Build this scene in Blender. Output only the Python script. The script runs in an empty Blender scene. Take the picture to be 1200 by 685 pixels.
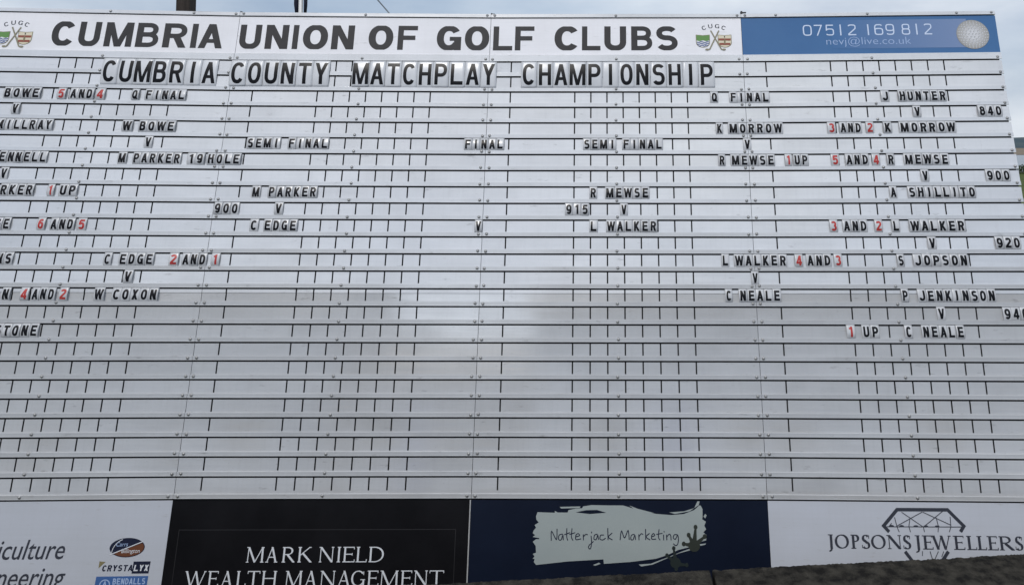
import bpy, bmesh, math, random
from mathutils import Matrix, Vector
from mathutils.geometry import delaunay_2d_cdt

random.seed(7)
R = math.radians
S = bpy.context.scene
C = S.collection

# ------------------------------------------------------------------ camera
EYE = 1.62
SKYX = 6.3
cd = bpy.data.cameras.new('camera')
cam = bpy.data.objects.new('camera', cd)
C.objects.link(cam)
cam.location = (0, 0, EYE)
cam.rotation_euler = (R(90 + 2.927), 0, 0)
cd.sensor_width = 36
cd.lens = 26.7
cd.shift_x = -0.0799
cd.shift_y = -0.1817
cd.clip_start = 0.05
cd.clip_end = 20000
S.camera = cam

# ------------------------------------------------------------------ light, sky, exposure
SUN_ELEV, SUN_AZ = 50.0, 196.0         # azimuth clockwise from +Y: behind the viewer
w = bpy.data.worlds.new('World')
S.world = w
w.use_nodes = True
nt = w.node_tree
nt.nodes.clear()


def nn(t, kind, **kw):
    n = t.nodes.new(kind)
    for k, v in kw.items():
        if k.startswith('i_'):
            key = k[2:]
            key = int(key) if key.isdigit() else key.replace('_', ' ')
            n.inputs[key].default_value = v
        else:
            setattr(n, k, v)
    return n


sky = nn(nt, 'ShaderNodeTexSky', sky_type='NISHITA', sun_disc=False, sun_elevation=R(SUN_ELEV),
         sun_rotation=R(SUN_AZ), dust_density=2.0, ozone_density=1.5)
bg1 = nn(nt, 'ShaderNodeBackground', i_Strength=0.12)
bg2 = nn(nt, 'ShaderNodeBackground', i_Strength=1.0)
out = nn(nt, 'ShaderNodeOutputWorld')
mixw = nn(nt, 'ShaderNodeMixShader')
tc = nn(nt, 'ShaderNodeTexCoord')
mp = nn(nt, 'ShaderNodeMapping')
mp.inputs['Scale'].default_value = (1.0, 1.0, 2.6)
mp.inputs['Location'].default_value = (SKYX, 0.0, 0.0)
n1 = nn(nt, 'ShaderNodeTexNoise', i_Scale=2.1, i_Detail=7.0, i_Roughness=0.55)
n2 = nn(nt, 'ShaderNodeTexNoise', i_Scale=1.3, i_Detail=4.0, i_Roughness=0.5)
r1 = nn(nt, 'ShaderNodeValToRGB')
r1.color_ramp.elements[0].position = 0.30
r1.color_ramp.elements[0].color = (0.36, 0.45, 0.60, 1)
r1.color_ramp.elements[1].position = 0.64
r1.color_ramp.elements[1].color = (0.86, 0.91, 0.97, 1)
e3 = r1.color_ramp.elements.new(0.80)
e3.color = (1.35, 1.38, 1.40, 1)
r2 = nn(nt, 'ShaderNodeMapRange')
r2.inputs['From Min'].default_value = 0.28
r2.inputs['From Max'].default_value = 0.55
r2.inputs['To Min'].default_value = 0.45
r2.inputs['To Max'].default_value = 0.97
lk = nt.links.new
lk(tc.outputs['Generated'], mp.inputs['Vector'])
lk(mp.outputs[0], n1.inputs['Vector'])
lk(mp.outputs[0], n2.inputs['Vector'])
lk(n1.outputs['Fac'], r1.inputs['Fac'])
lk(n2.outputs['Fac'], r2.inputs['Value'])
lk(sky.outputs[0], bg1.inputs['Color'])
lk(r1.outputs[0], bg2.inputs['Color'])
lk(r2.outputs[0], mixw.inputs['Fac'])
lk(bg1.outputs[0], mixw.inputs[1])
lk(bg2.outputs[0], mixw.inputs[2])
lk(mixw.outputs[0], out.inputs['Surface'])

sl = bpy.data.lights.new('sun', 'SUN')
sl.energy = 1.45
sl.angle = R(12)
sl.color = (1.0, 0.95, 0.88)
sun = bpy.data.objects.new('sun', sl)
C.objects.link(sun)
az, el = R(SUN_AZ), R(SUN_ELEV)
sd = Vector((math.sin(az) * math.cos(el), math.cos(az) * math.cos(el), math.sin(el)))
sun.rotation_euler = sd.to_track_quat('Z', 'Y').to_euler()
sun.location = (0, -5, 12)

S.view_settings.view_transform = 'Standard'
S.view_settings.look = 'None'
S.view_settings.exposure = 0.0
S.view_settings.gamma = 1.0


# ------------------------------------------------------------------ helpers
def link(name, me, parent=None, mat=None):
    o = bpy.data.objects.new(name, me)
    C.objects.link(o)
    if parent:
        o.parent = parent
    if mat is not None and me is not None and not me.materials:
        me.materials.append(mat)
    return o


def tag(o, label=None, cat=None, group=None, kind=None):
    if label: o['label'] = label
    if cat: o['category'] = cat
    if group: o['group'] = group
    if kind: o['kind'] = kind
    return o


def box(bm, x0, x1, y0, y1, z0, z1):
    v = [bm.verts.new((x, y, z)) for x in (x0, x1) for y in (y0, y1) for z in (z0, z1)]
    for f in ((0, 1, 3, 2), (4, 6, 7, 5), (0, 4, 5, 1), (2, 3, 7, 6), (0, 2, 6, 4), (1, 5, 7, 3)):
        bm.faces.new([v[i] for i in f])
    return v


def tube(bm, a, b, r0, r1, n=10):
    a, b = Vector(a), Vector(b)
    d = (b - a).normalized()
    u = d.orthogonal().normalized()
    v = d.cross(u)
    ring = []
    for p, r in ((a, r0), (b, r1)):
        ring.append([bm.verts.new(p + (u * math.cos(2 * math.pi * i / n) + v * math.sin(2 * math.pi * i / n)) * r)
                     for i in range(n)])
    for i in range(n):
        j = (i + 1) % n
        bm.faces.new((ring[0][i], ring[0][j], ring[1][j], ring[1][i]))
    bm.faces.new(ring[0][::-1])
    bm.faces.new(ring[1])


def done(bm, name, mat=None, smooth=False, bevel=0):
    if bevel:
        bmesh.ops.bevel(bm, geom=list(bm.edges), offset=bevel, segments=1, affect='EDGES')
    bmesh.ops.recalc_face_normals(bm, faces=bm.faces)
    me = bpy.data.meshes.new(name)
    bm.to_mesh(me)
    bm.free()
    if smooth:
        for p in me.polygons: p.use_smooth = True
    if mat: me.materials.append(mat)
    return me


# ------------------------------------------------------------------ materials
def mat(name, col, rough=0.5, metal=0.0, spec=0.5):
    m = bpy.data.materials.new(name)
    m.use_nodes = True
    b = m.node_tree.nodes['Principled BSDF']
    b.inputs['Base Color'].default_value = (*col, 1)
    b.inputs['Roughness'].default_value = rough
    b.inputs['Metallic'].default_value = metal
    b.inputs['Specular IOR Level'].default_value = spec
    return m


def noisy(name, ca, cb, rough=0.5, scale=8.0, metal=0.0, bump=0.0, stretch=(1, 1, 1), detail=6, spec=0.5,
          lo=0.35, hi=0.65, bscale=None, rvar=0.0):
    """two-tone noise colour with optional bump, offset per object so copies differ"""
    m = mat(name, ca, rough, metal, spec)
    t = m.node_tree
    b = t.nodes['Principled BSDF']
    tcn = nn(t, 'ShaderNodeTexCoord')
    oi = nn(t, 'ShaderNodeObjectInfo')
    mul = nn(t, 'ShaderNodeMath', operation='MULTIPLY')
    mul.inputs[1].default_value = 37.0
    add = nn(t, 'ShaderNodeVectorMath', operation='ADD')
    mpn = nn(t, 'ShaderNodeMapping')
    mpn.inputs['Scale'].default_value = stretch
    no = nn(t, 'ShaderNodeTexNoise', i_Scale=scale, i_Detail=float(detail), i_Roughness=0.6)
    mr = nn(t, 'ShaderNodeMapRange')
    mr.inputs['From Min'].default_value = lo
    mr.inputs['From Max'].default_value = hi
    mx = nn(t, 'ShaderNodeMix', data_type='RGBA')
    mx.inputs[6].default_value = (*ca, 1)
    mx.inputs[7].default_value = (*cb, 1)
    l = t.links.new
    l(oi.outputs['Random'], mul.inputs[0])
    l(tcn.outputs['Object'], add.inputs[0])
    l(mul.outputs[0], add.inputs[1])
    l(add.outputs[0], mpn.inputs['Vector'])
    l(mpn.outputs[0], no.inputs['Vector'])
    l(no.outputs['Fac'], mr.inputs['Value'])
    l(mr.outputs[0], mx.inputs[0])
    l(mx.outputs[2], b.inputs['Base Color'])
    if rvar:
        m2 = nn(t, 'ShaderNodeMapRange')
        m2.inputs['From Min'].default_value = 0.3
        m2.inputs['From Max'].default_value = 0.7
        m2.inputs['To Min'].default_value = max(0.02, rough - rvar)
        m2.inputs['To Max'].default_value = rough + rvar
        l(no.outputs['Fac'], m2.inputs['Value'])
        l(m2.outputs[0], b.inputs['Roughness'])
    if bump:
        nb = nn(t, 'ShaderNodeTexNoise', i_Scale=bscale or scale * 3, i_Detail=8.0, i_Roughness=0.65)
        l(mpn.outputs[0], nb.inputs['Vector'])
        bp = nn(t, 'ShaderNodeBump', i_Strength=bump, i_Distance=0.02)
        l(nb.outputs['Fac'], bp.inputs['Height'])
        l(bp.outputs[0], b.inputs['Normal'])
    return m


def sheet_material(name, base, dirt, streak, rough, metal):
    """weathered white painted aluminium: long faint wipe streaks, rare scuffs, dust specks"""
    m = mat(name, base, rough, metal, 0.5)
    t = m.node_tree
    b = t.nodes['Principled BSDF']
    l = t.links.new
    tcn = nn(t, 'ShaderNodeTexCoord')
    oi = nn(t, 'ShaderNodeObjectInfo')
    mul = nn(t, 'ShaderNodeMath', operation='MULTIPLY')
    mul.inputs[1].default_value = 53.0
    add = nn(t, 'ShaderNodeVectorMath', operation='ADD')
    l(oi.outputs['Random'], mul.inputs[0])
    l(tcn.outputs['Object'], add.inputs[0])
    l(mul.outputs[0], add.inputs[1])

    def layer(sc, scale, det, lo, hi, rg=0.6):
        mpn = nn(t, 'ShaderNodeMapping')
        mpn.inputs['Scale'].default_value = sc
        no = nn(t, 'ShaderNodeTexNoise', i_Scale=scale, i_Detail=float(det), i_Roughness=rg)
        mr = nn(t, 'ShaderNodeMapRange')
        mr.inputs['From Min'].default_value = lo
        mr.inputs['From Max'].default_value = hi
        l(add.outputs[0], mpn.inputs['Vector'])
        l(mpn.outputs[0], no.inputs['Vector'])
        l(no.outputs['Fac'], mr.inputs['Value'])
        return mr.outputs[0], no
    f1, na = layer((1.2, 1, 45), 2.2, 6, 0.35, 0.75)      # long horizontal wipe streaks
    f2, _ = layer((5, 1, 20), 2.6, 6, 0.64, 0.76, 0.6)    # short scuffs
    f3, _ = layer((1, 1, 1), 180.0, 2, 0.70, 0.78)        # specks
    f4, _ = layer((1, 1, 1.5), 3.2, 3, 0.40, 0.75)        # broad dulling
    f5, _ = layer((34, 1, 1.6), 2.0, 4, 0.50, 0.80)       # faint rain runs
    col = None
    prev = (*base, 1)
    src = None
    for f, c2, amt in ((f1, streak, 0.55), (f4, dirt, 0.27), (f5, dirt, 0.11), (f2, dirt, 0.80), (f3, dirt, 0.6)):
        mx = nn(t, 'ShaderNodeMix', data_type='RGBA')
        mm = nn(t, 'ShaderNodeMath', operation='MULTIPLY')
        mm.inputs[1].default_value = amt
        l(f, mm.inputs[0])
        l(mm.outputs[0], mx.inputs[0])
        if src is None:
            mx.inputs[6].default_value = prev
        else:
            l(src, mx.inputs[6])
        mx.inputs[7].default_value = (*c2, 1)
        src = mx.outputs[2]
    # a faint per-piece difference in tone
    hsv = nn(t, 'ShaderNodeHueSaturation')
    mr = nn(t, 'ShaderNodeMapRange')
    mr.inputs['To Min'].default_value = 0.965
    mr.inputs['To Max'].default_value = 1.03
    l(oi.outputs['Random'], mr.inputs['Value'])
    l(mr.outputs[0], hsv.inputs['Value'])
    l(src, hsv.inputs['Color'])
    l(hsv.outputs[0], b.inputs['Base Color'])
    rr = nn(t, 'ShaderNodeMapRange')
    rr.inputs['To Min'].default_value = rough
    rr.inputs['To Max'].default_value = rough + 0.07
    l(f1, rr.inputs['Value'])
    l(rr.outputs[0], b.inputs['Roughness'])
    # very shallow waviness so that reflections are not ruler straight
    mpn = nn(t, 'ShaderNodeMapping')
    mpn.inputs['Scale'].default_value = (1.6, 1, 1)
    no = nn(t, 'ShaderNodeTexNoise', i_Scale=2.6, i_Detail=2.0)
    l(add.outputs[0], mpn.inputs['Vector'])
    l(mpn.outputs[0], no.inputs['Vector'])
    bp = nn(t, 'ShaderNodeBump', i_Strength=0.25, i_Distance=0.002)
    l(no.outputs['Fac'], bp.inputs['Height'])
    l(bp.outputs[0], b.inputs['Normal'])
    return m


M = {}
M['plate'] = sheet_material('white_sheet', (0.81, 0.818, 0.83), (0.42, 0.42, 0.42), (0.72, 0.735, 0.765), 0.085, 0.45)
M['rail'] = sheet_material('white_rail', (0.78, 0.79, 0.805), (0.40, 0.40, 0.39), (0.70, 0.71, 0.73), 0.17, 0.48)
M['header'] = sheet_material('header_white', (0.90, 0.905, 0.95), (0.60, 0.60, 0.62), (0.85, 0.855, 0.90), 0.55, 0.0)
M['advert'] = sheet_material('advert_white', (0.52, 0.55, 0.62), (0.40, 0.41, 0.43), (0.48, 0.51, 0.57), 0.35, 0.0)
M['black'] = noisy('advert_black', (0.0045, 0.0045, 0.006), (0.008, 0.008, 0.010), 0.34, 5, spec=0.22)
M['navy'] = noisy('advert_navy', (0.0050, 0.0085, 0.021), (0.0065, 0.011, 0.026), 0.36, 5, spec=0.22)
M['blue'] = noisy('header_blue', (0.040, 0.136, 0.325), (0.052, 0.156, 0.35), 0.28, 3)
M['dark'] = noisy('backing_black', (0.006, 0.006, 0.008), (0.012, 0.012, 0.014), 0.7, 9)
M['edge'] = noisy('sheet_edge', (0.10, 0.10, 0.11), (0.2, 0.2, 0.2), 0.6, 40)
M['screw'] = noisy('zinc_screw', (0.46, 0.46, 0.46), (0.30, 0.30, 0.30), 0.35, 90, metal=0.5)
M['tile'] = noisy('tile_white', (0.62, 0.635, 0.665), (0.48, 0.495, 0.52), 0.24, 9, spec=0.6, lo=0.35, hi=0.7)
M['title_tile'] = noisy('title_tile_white', (0.68, 0.70, 0.735), (0.58, 0.60, 0.635), 0.26, 12, spec=0.5, lo=0.4, hi=0.8)
M['ink'] = noisy('ink_black', (0.003, 0.0035, 0.006), (0.007, 0.008, 0.011), 0.35, 60, spec=0.2)
M['red'] = noisy('ink_red', (0.40, 0.022, 0.020), (0.50, 0.06, 0.05), 0.22, 60, spec=0.6)
M['letter'] = noisy('vinyl_charcoal', (0.026, 0.026, 0.030), (0.034, 0.034, 0.038), 0.5, 30, spec=0.3)
M['pale'] = mat('print_pale_blue', (0.62, 0.72, 0.90), 0.3)
M['pale2'] = mat('print_light_blue', (0.36, 0.48, 0.72), 0.3)
M['silver'] = mat('print_silver', (0.66, 0.69, 0.74), 0.35)
M['line'] = mat('print_faint_line', (0.020, 0.020, 0.023), 0.35)
M['slate'] = mat('print_slate', (0.040, 0.045, 0.062), 0.35)
M['blob'] = noisy('print_grey_green', (0.32, 0.365, 0.37), (0.35, 0.395, 0.395), 0.35, 4)
M['olive'] = mat('print_olive', (0.028, 0.034, 0.028), 0.4)
M['olive2'] = mat('print_dark_olive', (0.016, 0.024, 0.024), 0.4)
M['brown'] = mat('print_brown', (0.14, 0.052, 0.026), 0.35)
M['inknavy'] = mat('print_navy', (0.012, 0.016, 0.04), 0.35)
M['logoblue'] = mat('print_logo_blue', (0.055, 0.13, 0.34), 0.35)
M['gold'] = mat('print_gold', (0.22, 0.19, 0.10), 0.35)
M['green'] = mat('print_green', (0.12, 0.28, 0.07), 0.35)
M['cream'] = mat('print_cream', (0.72, 0.66, 0.50), 0.35)
M['maroon'] = mat('print_maroon', (0.28, 0.075, 0.045), 0.35)
M['wave'] = mat('print_wave_blue', (0.05, 0.09, 0.28), 0.35)
M['white'] = mat('print_white', (0.75, 0.77, 0.8), 0.35)
M['club'] = mat('print_club', (0.26, 0.24, 0.16), 0.35)


# ------------------------------------------------------------------ strokes -> flat print meshes
def stroke(pts, wd, closed=False, w1=None, pen=None):
    """a thick polyline as convex-ish quads with mitred joints"""
    P = [Vector(p) for p in pts]
    n = len(P)
    if n < 2: return []
    off = []
    for i in range(n):
        if closed:
            a, b = P[(i - 1) % n], P[(i + 1) % n]
        else:
            a, b = P[max(i - 1, 0)], P[min(i + 1, n - 1)]
        d0 = (P[i] - a)
        d1 = (b - P[i])
        d0 = d0.normalized() if d0.length > 1e-9 else d1.normalized()
        d1 = d1.normalized() if d1.length > 1e-9 else d0
        t = d0 + d1
        t = t.normalized() if t.length > 1e-6 else d0
        nr = Vector((-t.y, t.x))
        c = max(0.45, nr.dot(Vector((-d0.y, d0.x))))
        ww = wd if w1 is None else wd + (w1 - wd) * i / (n - 1)
        if pen:
            ww = pen(t)
        off.append(nr * (ww / 2 / c))
    polys = []
    rng = range(n if closed else n - 1)
    for i in rng:
        j = (i + 1) % n
        polys.append([P[i] + off[i], P[j] + off[j], P[j] - off[j], P[i] - off[i]])
    return polys


def disc(x, y, rx, ry=None, n=16):
    ry = ry or rx
    return [Vector((x + rx * math.cos(2 * math.pi * i / n), y + ry * math.sin(2 * math.pi * i / n))) for i in range(n)]


def union(polys):
    """triangulated union of overlapping polygons: no two faces share a place"""
    vs, fs = [], []
    for p in polys:
        a = len(vs)
        ar = sum(p[i].x * p[(i + 1) % len(p)].y - p[(i + 1) % len(p)].x * p[i].y for i in range(len(p)))
        if abs(ar) < 1e-12: continue
        q = p if ar > 0 else p[::-1]
        vs += [Vector((v.x, v.y)) for v in q]
        fs.append(list(range(a, a + len(q))))
    v, e, f, ov, oe, of = delaunay_2d_cdt(vs, [], fs, 0, 1e-6, True)
    return [tuple(p) for p in v], [list(t) for t, o in zip(f, of) if len(o)]


def flat_bm(polys, y=0.0):
    v, f = union(polys)
    bm = bmesh.new()
    bv = [bm.verts.new((a, y, b)) for a, b in v]
    for t in f:
        fc = bm.faces.new([bv[i] for i in t])
    for fc in bm.faces:
        fc.normal_update()
        if fc.normal.y > 0: fc.normal_flip()
    loose = [q for q in bm.verts if not q.link_faces]
    bmesh.ops.delete(bm, geom=loose, context='VERTS')
    return bm


def arc(cx, cy, rx, ry, a0, a1, e=2.3, n=22):
    o = []
    for i in range(n + 1):
        a = R(a0 + (a1 - a0) * i / n)
        c, s = math.cos(a), math.sin(a)
        o.append((cx + rx * math.copysign(abs(c) ** (2 / e), c), cy + ry * math.copysign(abs(s) ** (2 / e), s)))
    return o


def glyph(c, W, t, e=2.3, tv=None):
    """sans capital or figure in a box W x 1; returns polygons clipped later to 0..1"""
    l, r, m = t / 2, W - t / 2, W / 2
    tv = tv or t
    b, T = tv / 2, 1 - tv / 2
    P = []

    def s(*pts, wd=None, closed=False):
        P.extend(stroke(pts, wd or t, closed))
    cap = 0.03
    if c == 'A':
        s((l * .75 - t * .06, -.05), (m + .01, 1.05)); s((r + l * .25 + t * .06, -.05), (m - .01, 1.05)); s((W * .22, .30), (W * .78, .30), wd=tv * .85)
    elif c == 'B':
        s((l, 0), (l, 1)); k = r - .04
        s(*([(l, T)] + [(m, T)] + arc(m, (T + .52) / 2, k - m, (T - .52) / 2, 90, -90)[1:] + [(l, .52)]), wd=tv)
        s(*([(l, .52)] + [(m, .52)] + arc(m, (b + .52) / 2, r - m, (.52 - b) / 2, 90, -90)[1:] + [(l, b)]), wd=tv)
    elif c == 'C':
        s(*arc(m, .5, m - l, .5 - b, 38, 322, e, 40))
    elif c == 'D':
        s((l, 0), (l, 1)); k = m - .02
        s(*([(l, T), (k * .8, T)] + arc(k * .8, .5, r - k * .8, .5 - b, 90, -90, e)[1:] + [(l, b)]))
    elif c == 'E':
        s((l, 0), (l, 1)); s((l, T), (W * .97, T), wd=tv); s((l, .51), (W * .9, .51), wd=tv); s((l, b), (W, b), wd=tv)
    elif c == 'F':
        s((l, 0), (l, 1)); s((l, T), (W, T), wd=tv); s((l, .5), (W * .9, .5), wd=tv)
    elif c == 'G':
        s(*arc(m, .5, m - l, .5 - b, 36, 330, e, 40)); s((r, 0.0), (r, .52)); s((m + t * .1, .47), (r + l, .47), wd=tv * .9)
    elif c == 'H':
        s((l, 0), (l, 1)); s((r, 0), (r, 1)); s((l, .51), (r, .51), wd=tv)
    elif c in 'I|':
        s((m, 0), (m, 1))
    elif c == 'J':
        s(*([(r, 1), (r, .34)] + arc(m, .34, m - l, .34 - b, 0, -172, e)[1:]))
    elif c == 'K':
        s((l, 0), (l, 1)); s((l, .28), (r + t * .1, 1.06)); s((l + (r - l) * .34, .5), (r + t * .16, -.04))
    elif c == 'L':
        s((l, 0), (l, 1)); s((l, b), (W, b), wd=tv)
    elif c == 'M':
        s((l, 0), (l, 1)); s((r, 0), (r, 1)); s((l + t * .12, 1.04), (m, -.02), wd=t * .9); s((r - t * .12, 1.04), (m, -.02), wd=t * .9)
    elif c == 'N':
        s((l, 0), (l, 1)); s((r, 0), (r, 1)); s((l + t * .05, 1.02), (r - t * .05, -.02))
    elif c in 'O0':
        s(*arc(m, .5, m - l, .5 - b, 0, 360, e, 44)[:-1], closed=True)
    elif c == 'P':
        s((l, 0), (l, 1)); s(*([(l, T), (m, T)] + arc(m, (T + .44) / 2, r - m, (T - .44) / 2, 90, -90)[1:] + [(l, .44)]), wd=tv)
    elif c == 'Q':
        s(*arc(m, .5, m - l, .5 - b, 0, 360, e, 44)[:-1], closed=True); s((m + t * .1, .30), (W * 1.0, -.04))
    elif c == 'R':
        s((l, 0), (l, 1)); s(*([(l, T), (m, T)] + arc(m, (T + .48) / 2, r - m, (T - .48) / 2, 90, -90)[1:] + [(l, .48)]), wd=tv)
        s((m + t * .1, .50), (r + t * .05, -.04))
    elif c == 'S':
        y1 = (T + .52) / 2; y2 = (b + .52) / 2
        s(*(arc(m, y1, m - l - .01, y1 - .52, 28, 270, e, 24) + arc(m, y2, m - l, .52 - y2, 90, -152, e, 24)[1:]), wd=(t + tv) / 2)
    elif c == 'T':
        s((m, 0), (m, 1)); s((0, T), (W, T), wd=tv)
    elif c == 'U':
        s(*([(l, 1), (l, .36)] + arc(m, .36, m - l, .36 - b, 180, 360, e)[1:] + [(r, 1)]))
    elif c == 'V':
        s((l * .75, 1.04), (m, -.03)); s((r + l * .25, 1.04), (m, -.03))
    elif c == 'W':
        q = W * .29
        s((l * .7, 1.04), (q, -.03), wd=t * .92); s((m, 1.0), (q, -.03), wd=t * .85)
        s((m, 1.0), (W - q, -.03), wd=t * .85); s((W - l * .7, 1.04), (W - q, -.03), wd=t * .92)
    elif c == 'X':
        s((l, 1.04), (r, -.04)); s((r, 1.04), (l, -.04))
    elif c == 'Y':
        s((l * .8, 1.04), (m, .42)); s((W - l * .8, 1.04), (m, .42)); s((m, 0), (m, .48))
    elif c == '1':
        s((m + .06, 0), (m + .06, 1)); s((m + .06, .93), (m - .17, .76), wd=t * .8)
    elif c == '2':
        s(*(arc(m, .5 + (T - .5) * .5 + .02, m - l, T - (.5 + (T - .5) * .5 + .02), 165, -28, e, 20) + [(l, b + .06), (l, b)])); s((0, b), (W, b), wd=tv)
    elif c == '3':
        y1 = (T + .52) / 2; y2 = (b + .52) / 2
        s(*arc(m, y1, m - l - .02, T - y1, 155, -90, e, 22)); s(*arc(m, y2, m - l, .52 - y2, 90, -155, e, 22))
    elif c == '4':
        s((W * .70, 0), (W * .70, 1)); s((W * .68, 1.0), (l * .8, .30), wd=t * .9); s((0, .28), (W, .28), wd=tv)
    elif c == '5':
        s((l + .02, .45), (l + .04, T)); s((l, T), (W * .94, T), wd=tv)
        s(*([(l + .0, .46)] + arc(m, (b + .6) / 2, m - l, (.6 - b) / 2, 125, -152, e, 24)))
    elif c == '6':
        y2 = (b + .6) / 2
        s(*arc(m, y2, m - l, .6 - y2, 0, 360, e, 30)[:-1], closed=True); s(*arc(m, .5, m - l, .5 - b, 42, 200, e, 24))
    elif c == '7':
        s((0, T), (W, T), wd=tv); s((r, T), (W * .34, -.03))
    elif c == '8':
        y1 = (T + .53) / 2; y2 = (b + .53) / 2
        s(*arc(m, y1, m - l - .03, T - y1, 0, 360, e, 28)[:-1], closed=True); s(*arc(m, y2, m - l, .53 - y2, 0, 360, e, 28)[:-1], closed=True)
    elif c == '9':
        y1 = (T + .4) / 2
        s(*arc(m, y1, m - l, T - y1, 0, 360, e, 30)[:-1], closed=True); s(*arc(m, .5, m - l, .5 - b, 20, -138, e, 24))
    return P


def clip01(bm, lo=0.0, hi=1.0):
    for co, no in (((0, 0, lo), (0, 0, -1)), ((0, 0, hi), (0, 0, 1))):
        bmesh.ops.bisect_plane(bm, geom=bm.verts[:] + bm.edges[:] + bm.faces[:], plane_co=co, plane_no=no,
                               clear_outer=True, dist=1e-6)


def tf(bm, sx, sz, ox, oz, shear=0.0):
    for v in bm.verts:
        v.co.x, v.co.z = ox + v.co.x * sx + shear * v.co.z * sz, oz + v.co.z * sz


def serif_glyph(c, W, tk, th):
    """roman capital with thick and thin strokes and small serifs"""
    P = []
    m = W / 2
    sh = th * .9

    def s(pts, wd, closed=False, w1=None):
        P.extend(stroke(pts, wd, closed, w1))

    def pen(t):
        return th + (tk - th) * min(1, abs(t.x * math.sin(R(12)) - t.y * math.cos(R(12)))) ** 1.6

    def rnd(pts, closed=False):
        P.extend(stroke(pts, tk, closed, pen=pen))

    def sf(x, y, hw=None):
        hw = hw or tk * .95
        yy = sh / 2 if y == 0 else 1 - sh / 2
        P.extend(stroke([(x - hw, yy), (x + hw, yy)], sh))
    l, r = tk * .95, W - tk * .95
    if c == 'A':
        s([(l * .6, 0), (m, 1.0)], th); s([(W - l * .8, 0), (m - .03, 1.04)], tk); s([(W * .2, .34), (W * .75, .34)], th); sf(l * .6, 0, tk * .8); sf(W - l * .8, 0)
    elif c == 'D':
        s([(l, 0), (l, 1)], tk); rnd([(l, 1 - th / 2), (W * .35, 1 - th / 2)] + arc(W * .35, .5, W * .65 - tk / 2, .5 - th / 2, 90, -90, 2.1) + [(l, th / 2)]); sf(l, 0); sf(l, 1)
    elif c == 'E':
        s([(l, 0), (l, 1)], tk); s([(l, 1 - th / 2), (W * .93, 1 - th / 2)], th); s([(l, .52), (W * .78, .52)], th); s([(l, th / 2), (W, th / 2)], th)
        s([(W * .93, 1), (W * .93, .84)], th * .8); s([(W * .78, .60), (W * .78, .44)], th * .8); s([(W * .97, 0), (W, .18)], th * .9); sf(l * .8, 0); sf(l * .8, 1)
    elif c == 'G':
        rnd(arc(m, .5, m - tk / 2, .5 - th / 2, 42, 325, 2.1, 34)); s([(W * .9, .03), (W * .9, .42)], tk); sf(W * .87, 0, .001); s([(W * .68, .42), (W * 1.02, .42)], sh)
        s([(W * .89, .72), (W * .89, .95)], th * .8)
    elif c == 'H':
        s([(l, 0), (l, 1)], tk); s([(r, 0), (r, 1)], tk); s([(l, .52), (r, .52)], th); [sf(a, b) for a in (l, r) for b in (0, 1)]
    elif c == 'I':
        s([(m, 0), (m, 1)], tk); sf(m, 0); sf(m, 1)
    elif c == 'J':
        s([(m, 1), (m, -.02)], tk); s([(m, 0), (m - tk * .2, -.12), (m - tk * .9, -.19), (0, -.19)], tk * .8, w1=th * .8); sf(m - tk * .2, 1)
    elif c == 'K':
        s([(l, 0), (l, 1)], tk); s([(l, .42), (W * .86, 1)], th); s([(W * .36, .58), (W * .98, 0)], tk); sf(l, 0); sf(l, 1); sf(W * .86, 1, tk * .7); sf(W * .96, 0, tk * .6)
    elif c == 'L':
        s([(l, 0), (l, 1)], tk); s([(l, th / 2), (W, th / 2)], th); s([(W * .96, 0), (W * .99, .2)], th * .9); sf(l * .9, 0); sf(l, 1)
    elif c == 'M':
        s([(l * .8, 0), (l, 1)], th); s([(W - l * .9, 0), (W - l, 1)], tk); s([(l, 1), (m, .02)], tk); s([(W - l, 1), (m, .02)], th)
        sf(l * .7, 0, tk * .7); sf(W - l * .9, 0); sf(l * .8, 1, tk * .8); sf(W - l * .9, 1, tk * .8)
    elif c == 'N':
        s([(l * .9, 0), (l * .9, 1)], th); s([(W - l * .9, 0), (W - l * .9, 1)], th); s([(l * .8, 1), (W - l * .9, .0)], tk); sf(l * .9, 0, tk * .7); sf(l * .7, 1, tk * .7); sf(W - l * .9, 1, tk * .7)
    elif c == 'O':
        rnd(arc(m, .5, m - tk / 2, .5 - th / 2, 0, 360, 2.05, 40)[:-1], True)
    elif c in 'PR':
        s([(l, 0), (l, 1)], tk); rnd([(l, 1 - th / 2), (W * .4, 1 - th / 2)] + arc(W * .4, .74, W * .46 - tk / 2, .26 - th / 2, 90, -90, 2.1) + [(l, .48 + th / 2)]); sf(l, 0); sf(l, 1)
        if c == 'R':
            s([(W * .42, .5), (W * .98, 0)], tk); sf(W * .96, 0, tk * .5)
    elif c == 'S':
        rnd(arc(m, .745, m * .82 - tk / 2, .255 - th / 2, 30, 270, 2.1, 22) + arc(m, .255, m * .92 - tk / 2, .255 - th / 2, 90, -150, 2.1, 22)[1:])
        P.extend(stroke([(m - W * .16, .60), (m + W * .16, .42)], tk * .95)); s([(W * .84, .72), (W * .86, .96)], th * .8); s([(W * .1, .28), (W * .1, .05)], th * .8)
    elif c == 'T':
        s([(m, 0), (m, 1)], tk); s([(0, 1 - th / 2), (W, 1 - th / 2)], th); s([(th * .4, 1), (th * .2, .82)], th * .8); s([(W - th * .4, 1), (W - th * .2, .82)], th * .8); sf(m, 0)
    elif c == 'W':
        q = W * .30
        s([(l * .5, 1), (q, 0)], tk); s([(m, 1), (q, 0)], th); s([(m, 1), (W - q, 0)], tk); s([(W - l * .4, 1), (W - q, 0)], th); sf(l * .5, 1, tk * .7); sf(m, 1, tk * .5); sf(W - l * .4, 1, tk * .6)
    return P


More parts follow.
